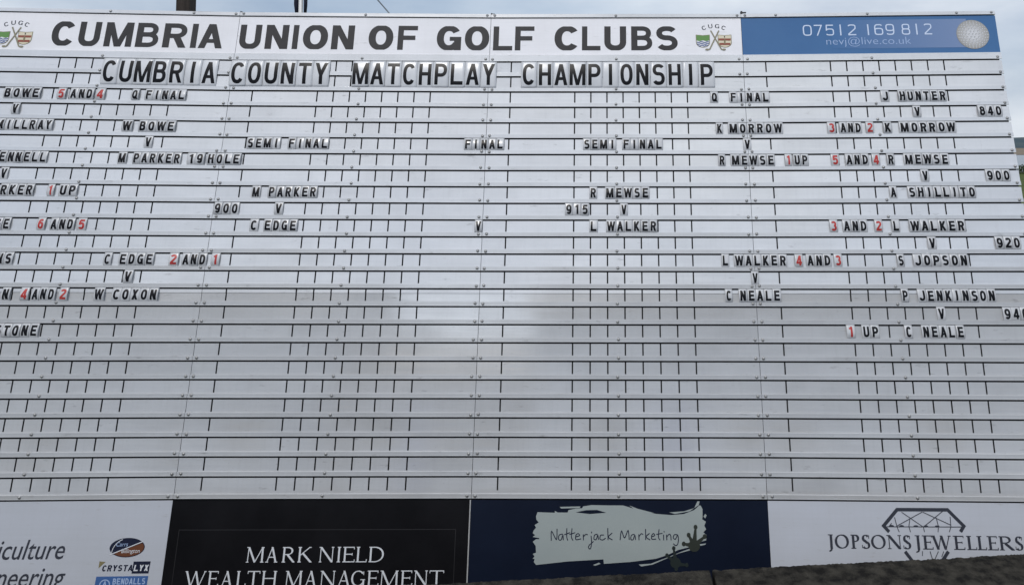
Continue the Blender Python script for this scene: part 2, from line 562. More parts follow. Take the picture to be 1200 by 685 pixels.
# ------------------------------------------------------------------ ground, water, hills
def grid_mesh(name, xs, ys, zf, m):
    bm = bmesh.new()
    vv = [[bm.verts.new((x, y, zf(x, y))) for x in xs] for y in ys]
    for j in range(len(ys) - 1):
        for i in range(len(xs) - 1):
            bm.faces.new((vv[j][i], vv[j][i + 1], vv[j + 1][i + 1], vv[j + 1][i]))
    return done(bm, name, m, True)


GZ = -0.50
M['grass'] = noisy('grass', (0.045, 0.075, 0.018), (0.095, 0.115, 0.035), 0.9, 1.4, bump=0.6, bscale=30, spec=0.1)
M['field'] = noisy('field', (0.050, 0.075, 0.030), (0.10, 0.10, 0.055), 0.95, 0.004, spec=0.05)
M['water'] = noisy('estuary_water', (0.10, 0.13, 0.16), (0.13, 0.16, 0.19), 0.25, 0.01)
M['mud'] = noisy('mud_flat', (0.16, 0.13, 0.10), (0.24, 0.20, 0.15), 0.9, 0.004, spec=0.1)
M['fell'] = noisy('fell', (0.055, 0.085, 0.105), (0.085, 0.110, 0.120), 0.95, 0.0022, spec=0.03)
M['stone'] = noisy('coping_stone', (0.078, 0.072, 0.060), (0.015, 0.014, 0.013), 0.92, 20, bump=1.0, bscale=150, lo=0.38, hi=0.62, spec=0.15, detail=14)
M['stone2'] = noisy('wall_stone', (0.10, 0.09, 0.08), (0.16, 0.15, 0.13), 0.92, 6, bump=0.8, spec=0.15)
M['paving'] = noisy('paving', (0.25, 0.275, 0.31), (0.31, 0.335, 0.37), 0.9, 6, bump=0.4, spec=0.2)


def land(x, y):
    if y < 60:
        return GZ + (0.5 if False else 0.0)
    return GZ - (y - 60) * 0.048


xs = [-9000, -3000, -1000, -300, -80, -20, 0, 8, 20, 60, 200, 700, 2000, 6000, 9000]
g = link('ground', grid_mesh('ground', xs, [-9000, -2000, -300, -60, -20, 0, 10, 30, 60, 120, 250, 480], land, M['grass']))
tag(g, kind='structure')
wt = link('estuary_water', grid_mesh('water', [-9000, 0, 9000], [400, 1500, 3200], lambda x, y: -18.0, M['water']))
tag(wt, kind='structure')
mu = link('mud_flats', grid_mesh('mud', [-9000, 0, 9000], [1500, 3000, 6000, 9000], lambda x, y: -17.6 + (y > 3000) * 2, M['mud']))
tag(mu, kind='structure')


def ridge(x):
    return 125 + 38 * math.sin(x / 900 + 1.2) + 18 * math.sin(x / 310 + .4) + 8 * math.sin(x / 120)


hx = [-9000 + i * 120 for i in range(151)]
hb = bmesh.new()
rows = []
for j, (yy, f) in enumerate(((4600, 0.0), (4900, 0.45), (5300, 0.8), (5800, 1.0), (6600, 0.7), (7600, 0.0))):
    rows.append([hb.verts.new((x, yy + 60 * math.sin(x / 400 + j), -16 + ridge(x) * f + (12 * math.sin(x / 170 + j * 2) if 0 < j < 5 else 0))) for x in hx])
for j in range(5):
    for i in range(len(hx) - 1):
        hb.faces.new((rows[j][i], rows[j][i + 1], rows[j + 1][i + 1], rows[j + 1][i]))
hl = link('far_hills', done(hb, 'hills', M['fell'], True))
tag(hl, kind='structure')

# far hedge beyond the course
M['leaf'] = noisy('hedge_leaf', (0.018, 0.030, 0.012), (0.045, 0.060, 0.022), 0.8, 2.0, spec=0.15)


def leaf_cloud(name, m, boxes, n, size, rnd):
    bm = bmesh.new()
    for _ in range(n):
        cx, cy, cz, rx, ry, rz = rnd.choice(boxes)
        while True:
            p = Vector((rnd.uniform(-1, 1), rnd.uniform(-1, 1), rnd.uniform(-1, 1)))
            if 0.3 < p.length < 1: break
        c = Vector((cx + p.x * rx, cy + p.y * ry, cz + p.z * rz))
        a = Vector((rnd.gauss(0, 1), rnd.gauss(0, 1), rnd.gauss(0, 1))).normalized()
        b = a.orthogonal().normalized()
        s = size * rnd.uniform(.6, 1.3)
        vs = [bm.verts.new(c + a * s), bm.verts.new(c + b * s * .7), bm.verts.new(c - a * s), bm.verts.new(c - b * s * .7)]
        bm.faces.new(vs)
    me = bpy.data.meshes.new(name)
    bm.to_mesh(me)
    bm.free()
    me.materials.append(m)
    return me


rh = random.Random(3)
hed = [(26 + i * 0.9, 57 + .6 * math.sin(i * .7), GZ + .25 + .15 * rh.random(), .8, .6, .42) for i in range(40)]
h = link('hedge', leaf_cloud('hedge', M['leaf'], hed, 16000, 0.07, rh))
tag(h, 'dark clipped hedge across the grass beyond the right end of the board', 'hedge')

# ------------------------------------------------------------------ terrace and low wall in front of the board
tz = 0.0
tb = bmesh.new()
box(tb, -14, 16, -15.9, 1.5, GZ - .3, tz)
ter = link('terrace', done(tb, 'terrace', M['paving']))
tag(ter, kind='structure')
WTOP = 0.181


def wall_edge(x):      # far edge of the coping: a straight line running a little away to the right
    return 2.587 + (x + 0.51) * 0.0899


def rough_slab(x0, x1, name):
    """coping slab: broken far arris, slightly uneven top"""
    rr = random.Random(int(x0 * 100) + 5)
    nx = max(4, int((x1 - x0) / 0.006))
    bm = bmesh.new()
    prof = [(-.46, -.075), (-.46, -.006), (-.452, 0.0), (-.38, .0), (-.3, .0), (-.22, .0), (-.14, .0), (-.09, .0), (-.05, .0), (-.022, -.0005), (-.008, -.003), (0.0, -.010), (0.0, -.075)]
    ph = [rr.uniform(0, 6) for _ in range(8)]
    rws = []
    chips = 0.0
    for i in range(nx + 1):
        x = x0 + (x1 - x0) * i / nx
        if rr.random() < .05: chips = rr.uniform(0, .0035)
        chips *= .80
        row = []
        for k, (dy, dz) in enumerate(prof):
            y = wall_edge(x) + dy
            z = WTOP + dz
            if 1 < k < 11:
                z += .0006 * math.sin(x * 17 + k * 1.3 + ph[0]) + .0006 * math.sin(x * 71 + k * 2.1 + ph[1]) + rr.uniform(-.0014, .0014)
            if k >= 9 and k < 13:
                y -= chips * (1 if k > 9 else .5) - rr.uniform(-.0008, .0008)
                if k < 12: z -= chips * .5
            row.append(bm.verts.new((x, y, z)))
        rws.append(row)
    for i in range(nx):
        for k in range(len(prof) - 1):
            bm.faces.new((rws[i][k], rws[i + 1][k], rws[i + 1][k + 1], rws[i][k + 1]))
        bm.faces.new((rws[i][-1], rws[i + 1][-1], rws[i + 1][0], rws[i][0]))
    bm.faces.new(rws[0])
    bm.faces.new(rws[-1][::-1])
    return done(bm, name, M['stone'], True)


wall = link('stone_wall', None)
wall.location = (0.5, 2.1, GZ)
tag(wall, 'low grey stone wall with rough coping slabs in front of the board', 'wall')


def at(o, loc):   # put a child whose mesh is in world coordinates under wall
    o.parent = wall
    o.location = -wall.location
    return o


cb = bmesh.new()
v = box(cb, -7.2, 7.2, 0, 1, GZ, WTOP - .078)
for q in v:
    q.co.y = wall_edge(q.co.x) + (-.42 if q.co.y < .5 else -.035)
at(link('wall_core', done(cb, 'wall_core', M['stone2'])), None)
JX = 0.398     # the joint seen in the picture
for a, b2 in ((-6.9, -4.1), (-4.085, -1.30), (-1.285, JX - .006), (JX + .006, 3.1), (3.112, 6.9)):
    at(link('coping_slab', rough_slab(a, b2, 'coping_slab')), None)

# ------------------------------------------------------------------ buildings and an added filler block behind the viewer (mirrored in the board)
M['render'] = noisy('wall_render', (0.44, 0.49, 0.56), (0.40, 0.445, 0.51), 0.85, 1.2)
M['roofslate'] = noisy('roof_slate', (0.045, 0.048, 0.055), (0.07, 0.072, 0.078), 0.6, 9)
M['glass'] = mat('window_glass', (0.02, 0.025, 0.03), 0.08)
M['frame'] = mat('window_frame', (0.55, 0.55, 0.53), 0.5)


def building(name, label, x0, x1, y0, y1, eave, ridge_z, nwin):
    root = link(name, None)
    cx, cy = (x0 + x1) / 2, (y0 + y1) / 2
    root.location = (cx, cy, GZ)
    tag(root, label, 'building')
    X, Y = (x1 - x0) / 2, (y1 - y0) / 2
    bm = bmesh.new()
    e = eave - GZ
    rz = ridge_z - GZ
    vs = [(-X, -Y, 0), (X, -Y, 0), (X, Y, 0), (-X, Y, 0), (-X, -Y, e), (X, -Y, e), (X, Y, e), (-X, Y, e), (-X, 0, rz - .12), (X, 0, rz - .12)]
    b = [bm.verts.new(p) for p in vs]
    for f in ((0, 1, 5, 4), (2, 3, 7, 6), (1, 2, 6, 9, 5), (3, 0, 4, 8, 7)):
        bm.faces.new([b[i] for i in f])
    link('wall', done(bm, 'wall', M['render']), root)
    bm = bmesh.new()
    for s_ in (-1, 1):
        q = [(-X - .3, s_ * (Y + .4), e - .12), (X + .3, s_ * (Y + .4), e - .12), (X + .3, 0, rz), (-X - .3, 0, rz)]
        t_ = [bm.verts.new(p) for p in q]
        u_ = [bm.verts.new((p[0], p[1], p[2] + .1)) for p in q]
        bm.faces.new(t_)
        bm.faces.new(u_)
        for i in range(4):
            bm.faces.new((t_[i], t_[(i + 1) % 4], u_[(i + 1) % 4], u_[i]))
    link('roof', done(bm, 'roof', M['roofslate']), root)
    bm = bmesh.new(); box(bm, -.6, .6, 0, .08, 0, 1.1); wf = done(bm, 'window', M['frame'])
    bm = bmesh.new(); box(bm, -.52, .52, 0.08, .1, .08, 1.02); wg = done(bm, 'pane', M['glass'])
    for i in range(nwin):
        x = -X + (i + .5) * 2 * X / nwin
        f = link('window', wf, root); f.location = (x, Y, 1.3)
        link('pane', wg, f)
    bm = bmesh.new(); box(bm, -.5, .5, 0, .05, 0, 2.1); d = link('door', done(bm, 'door', M['logoblue']), root); d.location = (-X + 2 * X / nwin, Y, .5)
    bm = bmesh.new(); box(bm, -.35, .35, -.3, .3, 0, 1.3); ch = link('chimney', done(bm, 'chimney', M['render']), root); ch.location = (-X * .4, 0, rz - .5)
    return root

building('clubhouse', 'long rendered clubhouse with slate roof standing behind the viewer to the left', -42, -6.9, -24, -16, 5.1, 7.5, 9)
building('pro_shop', 'rendered pro shop with slate roof standing behind the viewer to the right', -2.0, 30, -24, -16, 4.9, 7.3, 8)
building('skyline_filler', 'low rendered block added to close the mirrored gap between clubhouse and pro shop', -6.3, -2.6, -23, -17, 3.1, 4.35, 2)  # unseen block added to darken the reflection below the bright gap


# traced outlines in panel millimetres: x from the panel's left edge, v down from the first row line
PHDATA = [('0',295,338),('7',349,388),('5',404,444),('1',471,480),('2',511,549),('1',603,612),('6',637,679),('9',691,732),
    ('8',767,807),('1',834,843),('2',874,910)]
M1DATA = [('M',324,397),('A',403,452),('R',467,520),('K',530,588),('N',615,678),('I',684,708),('E',712,761),('L',765,810),
    ('D',816,878)]
M2DATA = [('W',90,174),('E',181,226),('A',234,282),('L',294,335),('T',337,390),('H',395,457),('M',489,559),('A',568,616),
    ('N',628,691),('A',699,750),('G',752,809),('E',817,863),('M',868,942),('E',951,998),('N',1003,1060),('T',1065,1124)]
BLDATA = [[(275,1951),(346,1953),(346,1946),(358,1952),(398,1952),(402,1943),(432,1937),(458,1936),(462,1929),(496,1924),
    (565,1925),(626,1925),(656,1933),(701,1945),(762,1956),(822,1960),(875,1956),(918,1941),(939,1924),(945,1925),
    (952,1938),(951,1968),(949,1975),(964,1984),(957,1999),(964,2012),(952,2023),(965,2033),(948,2043),(964,2045),
    (962,2052),(947,2056),(924,2066),(894,2077),(849,2087),(803,2106),(758,2119),(654,2131),(547,2138),(545,2122),
    (400,2130),(273,2143),(264,2132),(267,2121),(259,2121),(266,2112),(259,2103),(272,2099),(270,2075),(258,2059),
    (271,2050),(284,2050),(284,2046),(257,2042),(267,2035),(257,2028),(261,2018),(270,2008),(264,1998),(281,1989),
    (271,1979),(269,1967)],[(366,1931),(451,1929),(448,1935),(371,1937)],[(652,1925),(686,1937),(754,1953),(732,1952),
    (671,1938)],[(815,1950),(876,1946),(918,1934),(932,1909),(941,1909),(937,1923),(898,1946),(838,1956)],[(955,1965),
    (962,1955),(968,1961),(962,1972)],[(687,2140),(736,2137),(796,2117),(871,2090),(901,2081),(901,2087),(848,2100),
    (743,2140),(698,2147)],[(503,2142),(527,2134),(534,2138),(512,2145)],[(936,2066),(962,2063),(958,2068),(938,2072)]]
STDATA = [[(432,1951),(474,1943),(519,1942),(557,1952),(489,1957)]]
NJDATA = [[(333,2054),(334,2021),(354,2051),(356,2013)],[(378,2031),(365,2035),(363,2050),(373,2052),(380,2035),(382,2052)],
    [(396,2011),(396,2041),(400,2053)],[(387,2033),(408,2026)],[(417,2011),(415,2041),(421,2053)],[(408,2032),(429,2026)],
    [(433,2041),(448,2036),(442,2029),(433,2036),(434,2051),(453,2048)],[(463,2033),(464,2052)],[(464,2040),(473,2032),
    (480,2033)],[(495,2038),(497,2064),(492,2084),(485,2080),(488,2071),(504,2058)],[(497,2023),(497,2026)],[(519,2031),
    (509,2035),(507,2049),(516,2050),(522,2034),(525,2050)],[(546,2034),(534,2035),(531,2048),(542,2052),(553,2046)],
    [(563,2010),(564,2051)],[(580,2027),(565,2041),(581,2051)],[(613,2051),(619,2019),(631,2044),(646,2017),(650,2050)],
    [(670,2031),(659,2035),(657,2049),(666,2050),(673,2034),(676,2050)],[(689,2032),(690,2051)],[(690,2039),(699,2029),
    (706,2031)],[(717,2013),(717,2050)],[(732,2028),(719,2040),(734,2051)],[(741,2040),(754,2035),(749,2028),(742,2035),
    (742,2048),(758,2048)],[(772,2013),(769,2040),(775,2051)],[(762,2031),(784,2027)],[(790,2033),(790,2051)],[(792,2020),
    (793,2022)],[(802,2033),(803,2051)],[(803,2040),(813,2030),(819,2035),(820,2051)],[(845,2032),(834,2032),(829,2043),
    (838,2048),(847,2033),(850,2050),(846,2067),(837,2071),(830,2065)]]
F1DATA = [[(913,2072),(921,2004)],[(913,2072),(892,2033)],[(913,2072),(871,2065)],[(913,2072),(957,2038)],[(914,2056),
    (912,2087)]]
F2DATA = [[(836,2133),(830,2081)],[(836,2133),(802,2107)],[(836,2137),(881,2141)],[(837,2120),(838,2155)]]
DODATA = [[(483,2016),(463,1994),(523,1934),(726,1933),(784,1992),(768,2013)],[(539,2086),(563,2118),(610,2208)],[(711,2084),
    (684,2117),(618,2208)]]
DTDATA = [[(510,1962),(516,1996),(523,2016)],[(516,1994),(623,1942)],[(540,1943),(622,1997)],[(622,1997),(706,1938)],
    [(625,1942),(733,1989)],[(572,1963),(564,1995),(568,2016)],[(677,1962),(682,1994),(678,2015)],[(622,1997),(624,2015)],
    [(733,1958),(732,1995),(723,2014)],[(484,1996),(496,1984)],[(467,1997),(774,1995)],[(608,2084),(606,2101)],
    [(638,2084),(644,2111)],[(671,2084),(655,2111)],[(692,2084),(682,2104)]]
JLDATA = [('J',241,258),('O',261,319),('P',326,367),('S',367,405),('O',406,466),('N',470,531),('S',532,568),('J',587,607),
    ('E',613,653),('W',651,725),('E',736,779),('L',787,826),('L',828,865),('E',870,911),('R',915,972),('S',976,1012)]

# ------------------------------------------------------------------ the scoreboard
UNIT = 1.22                     # width of one panel
ROW = 0.075771                  # height of one letter row
LAST = 1.903                    # depth of the lowest row line below the first
BOTTOM = 2.503
RM = Matrix(((0.999978686, 0.00632898, 0.00160827, 0), (-0.00652851, 0.97441139, 0.22467714, 0),
             (-0.00014514, -0.22468285, 0.97443194, 0), (0, 0, 0, 1)))
P0 = Vector((-0.50283875, 3.63872939, 2.01858829))          # row line 0 at the middle seam
base = P0 + RM.to_3x3() @ Vector((0, 0, -BOTTOM))
ROOT = Matrix.Translation(base) @ RM
board = link('scoreboard', None)
board.matrix_world = ROOT
tag(board, 'large white aluminium golf scoreboard of four panels leaning back, with slotted letter rows', 'scoreboard')

A0, A1, A3 = 0.0311880, 0.0220349, 0.0285497     # small folds between the panels
PM = [None] * 4
PM[2] = Matrix.Translation((0, 0, BOTTOM))
PM[3] = PM[2] @ Matrix.Translation((UNIT, 0, 0)) @ Matrix.Rotation(-A3, 4, 'Z')
r_ = Matrix.Rotation(A1, 4, 'Z')
PM[1] = PM[2] @ r_ @ Matrix.Translation((-UNIT, 0, 0))
PM[0] = PM[1] @ Matrix.Rotation(A0, 4, 'Z') @ Matrix.Translation((-UNIT, 0, 0))


def part(name, me, panel, x, v, d=0.0, rot=None):
    o = link(name, me, board)
    m = PM[panel] @ Matrix.Translation((x, -d, -v))
    if rot: m = m @ rot
    o.matrix_basis = m
    return o


# slotted plates -----------------------------------------------------------
SLOTS = [0.0875] + [0.3385 + 0.0625 * k for k in range(8)]
SW = 0.0064


def comb(name, z_top, z_slot, z_bot, through=False):
    bm = bmesh.new()
    xs = [0.0010]
    for s_ in SLOTS:
        xs += [s_ * UNIT - SW / 2, s_ * UNIT + SW / 2]
    xs.append(UNIT - 0.0010)
    if through:
        for i in range(0, len(xs), 2):
            box(bm, xs[i], xs[i + 1], 0, .0015, z_bot, z_top)
    else:
        n = len(xs)
        V = [[[bm.verts.new((x, y, z)) for z in (z_bot, z_slot, z_top)] for y in (0, .0015)] for x in xs]

        def q(*v): bm.faces.new(v)
        for i in range(n - 1):
            lo, hi = V[i], V[i + 1]
            solid = i % 2 == 0
            for k in ((0, 1) if solid else (0,)):
                q(lo[0][k], hi[0][k], hi[0][k + 1], lo[0][k + 1])
                q(lo[1][k + 1], hi[1][k + 1], hi[1][k], lo[1][k])
            q(lo[0][0], lo[1][0], hi[1][0], hi[0][0])
            t_ = 2 if solid else 1
            q(lo[0][t_], hi[0][t_], hi[1][t_], lo[1][t_])
        for i in range(n):
            for k in ((0, 1) if i in (0, n - 1) else (1,)):
                q(V[i][0][k], V[i][0][k + 1], V[i][1][k + 1], V[i][1][k])
    return done(bm, name, M['plate'])


plate_up = comb('slot_plate', -.0043, -.0525, -.0728)
plate_14a = comb('slot_plate_strip', -.0043, 0, -.0195, True)
plate_14b = comb('slot_plate_low', -.0207, -.0525, -.0735)
plate_last = comb('slot_plate_last', -.0043, -.0525, -.0808)


def extrude_profile(prof, x0, x1, m, name):
    bm = bmesh.new()
    a = [bm.verts.new((x0, -d, z)) for d, z in prof]
    b = [bm.verts.new((x1, -d, z)) for d, z in prof]
    n = len(prof)
    for i in range(n):
        bm.faces.new((a[i], a[(i + 1) % n], b[(i + 1) % n], b[i]))
    bm.faces.new(a)
    bm.faces.new(b[::-1])
    return done(bm, name, m)


rail_me = extrude_profile([(.0006, -.0555), (.0028, -.0556), (.0036, -.0561), (.0032, -.0702), (.0037, -.0708), (.0037, -.0728), (.0006, -.0728)],
                          .0008, UNIT - .0008, M['rail'], 'rail')
ledge_me = extrude_profile([(.0015, .0350), (.0040, .0345), (.0052, .0325), (.0046, .0060), (.0055, .0050), (.0055, .0016), (.0015, .0016)],
                           .0008, UNIT - .0008, M['rail'], 'rail_wide')
top_me = extrude_profile([(-.020, .0205), (.0045, .0205), (.0062, .0185), (.0062, .0025), (.0015, .0020), (-.020, .0020)],
                         .0008, UNIT - .0008, M['rail'], 'rail_top')

# screw: domed washer head with a cross slot
bm = bmesh.new()
rings = [(.0072, 0), (.0068, .0008), (.0046, .0012), (.0044, .0026), (.0028, .0038), (0.0008, .0042)]
pr = []
for rr_, d in rings:
    pr.append([bm.verts.new((rr_ * math.cos(i * math.pi / 6), -d, rr_ * math.sin(i * math.pi / 6))) for i in range(12)])
for a in range(len(pr) - 1):
    for i in range(12):
        bm.faces.new((pr[a][i], pr[a][(i + 1) % 12], pr[a + 1][(i + 1) % 12], pr[a + 1][i]))
bm.faces.new(pr[-1])
screw_me = done(bm, 'screw', M['screw'], True)

rs = random.Random(21)


def screws(rail, panel, z, d, spots):
    for x in spots:
        if panel == 0 and x < 0.1: continue
        s_ = link('screw', screw_me, rail)
        s_.location = (x + rs.uniform(-.0025, .0025), -d, z + rs.uniform(-.0015, .0015))
        s_.rotation_euler = (0, rs.uniform(0, 3), 0)


TILT_UP, TILT_LOW = R(-0.5), R(1.3)
for p_ in range(4):
    # backing and frame
    bm = bmesh.new(); box(bm, .006 if p_ == 0 else 0.0, UNIT - (.006 if p_ == 3 else 0), .010, .024, -BOTTOM + .01, .243)
    part('backing_board', done(bm, 'backing_board', M['dark']), p_, 0, 0)
    # top rail and header ledge
    t_ = part('rail', top_me, p_, 0, -.2255)
    screws(t_, p_, .0115, .0062, [.018, UNIT * .5, UNIT - .018] + ([.14 * UNIT, .85 * UNIT] if p_ == 3 else [.82 * UNIT] if p_ == 0 else []))
    t_ = part('rail', ledge_me, p_, 0, 0)
    screws(t_, p_, .0115, .0050, [.018, UNIT * .5, UNIT - .018])
    for k in range(25):
        v_ = k * ROW
        tilt = Matrix.Rotation((TILT_UP if k < 14 else TILT_LOW) + R(rs.uniform(-.25, .25)), 4, 'X')
        back = 0.0016 if k >= 14 else 0.0004
        if k == 14:
            part('slot_plate', plate_14a, p_, 0, v_, 0, Matrix.Rotation(TILT_UP, 4, 'X'))
            part('slot_plate', plate_14b, p_, 0, v_, -back, tilt)
        else:
            part('slot_plate', plate_last if k == 24 else plate_up, p_, 0, v_, -back, tilt)
        o = part('rail', rail_me, p_, 0, v_ + (.0085 if k == 24 else 0), rs.uniform(-.0003, .0003))
        screws(o, p_, -.0628, .0040, [.018, UNIT * .5, UNIT - .018])


def shape_part(name, polys, m, parent, panel, d, label=None):
    """flat print: polygons in panel millimetres (x right, v down)"""
    P = [[Vector((a[0] / 1000, -a[1] / 1000)) for a in p] for p in polys]
    bm = flat_bm(P)
    me = done_flat(bm, name, m)
    o = link(name, me, parent)
    o.matrix_basis = parent.matrix_basis.inverted() @ PM[panel] @ Matrix.Translation((0, -d, 0))
    if label: o['label'] = label
    return o


def done_flat(bm, name, m):
    me = bpy.data.meshes.new(name)
    bm.to_mesh(me)
    bm.free()
    me.materials.append(m)
    return me


def bm_part(name, bm, m, parent, panel, d, label=None):
    me = done_flat(bm, name, m)
    o = link(name, me, parent)
    o.matrix_basis = parent.matrix_basis.inverted() @ PM[panel] @ Matrix.Translation((0, -d, 0))
    if label: o['label'] = label
    return o


def join_bm(dst, src):
    me = bpy.data.meshes.new('tmp')
    src.to_mesh(me)
    src.free()
    dst.from_mesh(me)
    bpy.data.meshes.remove(me)


def text_bm(body, x0, x1, v_base, xh, shear=0.0, offset=0.0, space=1.0):
    """text in the built-in font, scaled to run from x0 to x1 (mm) with x-height xh (mm)"""
    c = bpy.data.curves.new('txt', 'FONT')
    c.body = body
    c.size = 1
    c.shear = shear
    c.offset = offset
    c.space_character = space
    c.resolution_u = 3
    o = bpy.data.objects.new('txt', c)
    C.objects.link(o)
    dg = bpy.context.evaluated_depsgraph_get()
    me = bpy.data.meshes.new_from_object(o.evaluated_get(dg))
    bm = bmesh.new()
    bm.from_mesh(me)
    bpy.data.objects.remove(o)
    bpy.data.curves.remove(c)
    bpy.data.meshes.remove(me)
    a = min(v.co.x for v in bm.verts)
    b = max(v.co.x for v in bm.verts)
    for v in bm.verts:
        x, y = v.co.x, v.co.y
        v.co = Vector(((x0 + (x - a) / (b - a) * (x1 - x0)) / 1000, 0, (-v_base + y / 0.46 * xh) / 1000))
    for f in bm.faces:
        f.normal_update()
        if f.normal.y > 0: f.normal_flip()
    return bm


# header panels --------------------------------------------------------------
hp = []
for p_ in range(4):
    bm = bmesh.new()
    box(bm, .0010, UNIT - .0010, 0, .002, -.2245 + .2245, 0)
    bm.free()
    bm = bmesh.new()
    box(bm, .0010, UNIT - .0010, 0, .002, .030, .2235)
    hp.append(part('header_panel', done(bm, 'header_panel', M['blue'] if p_ == 3 else M['header']), p_, 0, 0))
hp[3]['label'] = 'blue header panel with a phone number'

HL = [('CUMBRIA', [('C', 346, 460), ('U', 472, 582), ('M', 594, 733), ('B', 741, 858), ('R', 868, 988), ('I', 996, 1039), ('A', 1041, 1154)]),
      ('UNION', [('U', 1228, 1338), ('N', 1353, 1469), ('I', 1481, 1519), ('O', 1533, 1659), ('N', 1672, 1785)]),
      ('OF', [('O', 1850, 1973), ('F', 1991, 2089)]),
      ('GO', [('G', 2180, 2301), ('O', 2316, 2436)]), ('LF', [('L', 2454, 2549), ('F', 2560, 2654)]),
      ('CLUBS', [('C', 2752, 2866), ('L', 2885, 2975), ('U', 2993, 3100), ('B', 3123, 3229), ('S', 3242, 3351)])]
for word, ls in HL:
    p_ = int(ls[0][1] // 1220)
    for ch, a, b in ls:
        lean = 124 * abs((a + b) / 2 - 2850) / 14700 * (1 if ch == 'I' else .55)     # taken off: the measured run includes the lean
        a, b = (a + lean / 2 - 1220 * p_) / 1000, (b - lean / 2 - 1220 * p_) / 1000
        if ch == 'C': b += .07 * (b - a)
        Wd = {'M': 1.0, 'I': .225}.get(ch, .78)
        g_ = flat_bm(glyph(ch, Wd, .225, 2.2, .185))
        clip01(g_)
        tf(g_, (b - a) / Wd, .124, a, .0585)
        bm_part('vinyl_letter', g_, M['letter'], hp[p_], p_, .0006)


def crest(p_, cx, cv):
    """small printed club crest: curved initials, two shields, crossed clubs"""
    par = hp[p_]
    def S_(polys, m, d): shape_part('crest', [[(cx + x, cv + y) for x, y in q] for q in polys], m, par, p_, d)
    def shield(x0, x1, y0, y1):
        n = 10
        o = [(x0, y0), (x0 + (x1 - x0) * .5, y0 + 3), (x1, y0)]
        for i in range(n + 1):
            a = i / n * math.pi
            o.append(((x0 + x1) / 2 + (x1 - x0) / 2 * math.cos(a), y1 - 26 + 26 * math.sin(a)))
        return o
    S_([shield(-81, -13, -17, 50)], M['club'], .0006)
    S_([shield(-78, -16, -14, 47)], M['white'], .0011)
    S_([[(-78, -14), (-47, -11), (-16, -14), (-16, 13), (-31, 17), (-47, 12), (-62, 17), (-78, 13)]], M['green'], .0016)
    for k in range(3):
        y = 22 + k * 9
        hw = (30, 29, 22)[k]
        pts = [(-47 + hw * (t / 12 * 2 - 1), y + 2.6 * math.sin(t * 1.05)) for t in range(13)]
        S_([[tuple(q) for q in pl] for pl in stroke(pts, 4.2)], M['wave'], .0016)
    S_([shield(25, 92, -17, 50)], M['club'], .0006)
    S_([shield(28, 89, -14, 47)], M['cream'], .0011)
    for y0, y1, hw in ((3, 14, 30), (26, 37, 27)):
        S_([[(58 - hw, y0), (58 + hw, y0), (58 + hw - 1, y1), (58 - hw + 1, y1)]], M['maroon'], .0016)
    S_([disc(58, -5, 3, 5, 8)], M['olive'], .0016)
    S_([disc(58, 19, 4, 14, 10)], M['gold'], .0021)
    S_([[tuple(q) for q in pl] for pl in stroke([(-8, -38), (-4, -30), (40, 58), (52, 62), (60, 58)], 6)] +
       [[tuple(q) for q in pl] for pl in stroke([(32, -38), (28, -30), (-16, 58), (-28, 62), (-36, 58)], 6)] +
       [disc(52, 60, 10, 5, 10), disc(-28, 60, 10, 5, 10)], M['club'], .0021)
    bm = bmesh.new()
    for k, ch in enumerate('CUGC'):
        g_ = flat_bm(serif_glyph(ch, .8, .2, .1) if ch == 'G' else glyph(ch, .8, .17, 2.1, .11))
        clip01(g_)
        ang = (-.42, -.14, .14, .42)[k]
        ct, st_ = math.cos(-ang), math.sin(-ang)
        for v in g_.verts:
            x, z = (v.co.x - .4) * 26, (v.co.z - .5) * 21
            x, z = x * ct - z * st_, x * st_ + z * ct
            v.co = Vector(((cx + 8 + 112 * math.sin(ang) * 1.05 + x) / 1000, 0, (-cv + 62 - 112 * (1 - math.cos(ang)) + z) / 1000))
        join_bm(bm, g_)
    bm_part('lettering', bm, M['slate'], par, p_, .0006)


crest(2, 3518 - 2440, -122)
crest(0, 172, -110)

# blue header: light band, figures, address, golf ball
def gradient_print(name, c0, c1):
    m = mat(name, c0, 0.3)
    t = m.node_tree
    tcn = nn(t, 'ShaderNodeTexCoord')
    sp = nn(t, 'ShaderNodeSeparateXYZ')
    mx = nn(t, 'ShaderNodeMix', data_type='RGBA')
    mx.inputs[6].default_value = (*c0, 1)
    mx.inputs[7].default_value = (*c1, 1)
    t.links.new(tcn.outputs['Generated'], sp.inputs[0])
    t.links.new(sp.outputs[0], mx.inputs[0])
    t.links.new(mx.outputs[2], t.nodes['Principled BSDF'].inputs['Base Color'])
    return m


M['band'] = gradient_print('print_band', (0.052, 0.155, 0.355), (0.19, 0.27, 0.46))
shape_part('light_band', [[(430, -208), (1078, -208), (1078, -62), (430, -62)]], M['band'], hp[3], 3, .0006)
bm = bmesh.new()
for ch, a, b in PHDATA:
    g_ = flat_bm(glyph(ch if ch != '1' else 'I', .15 if ch == '1' else .74, .105, 3.6))
    clip01(g_)
    tf(g_, (b - a) / 1000 / (.15 if ch == '1' else .74), .056, a / 1000, .129)
    join_bm(bm, g_)
bm_part('lettering', bm, M['pale'], hp[3], 3, .0011)
bm_part('lettering', text_bm('nevj@live.co.uk', 403, 805, -82, 25, 0, -.012), M['pale2'], hp[3], 3, .0011)

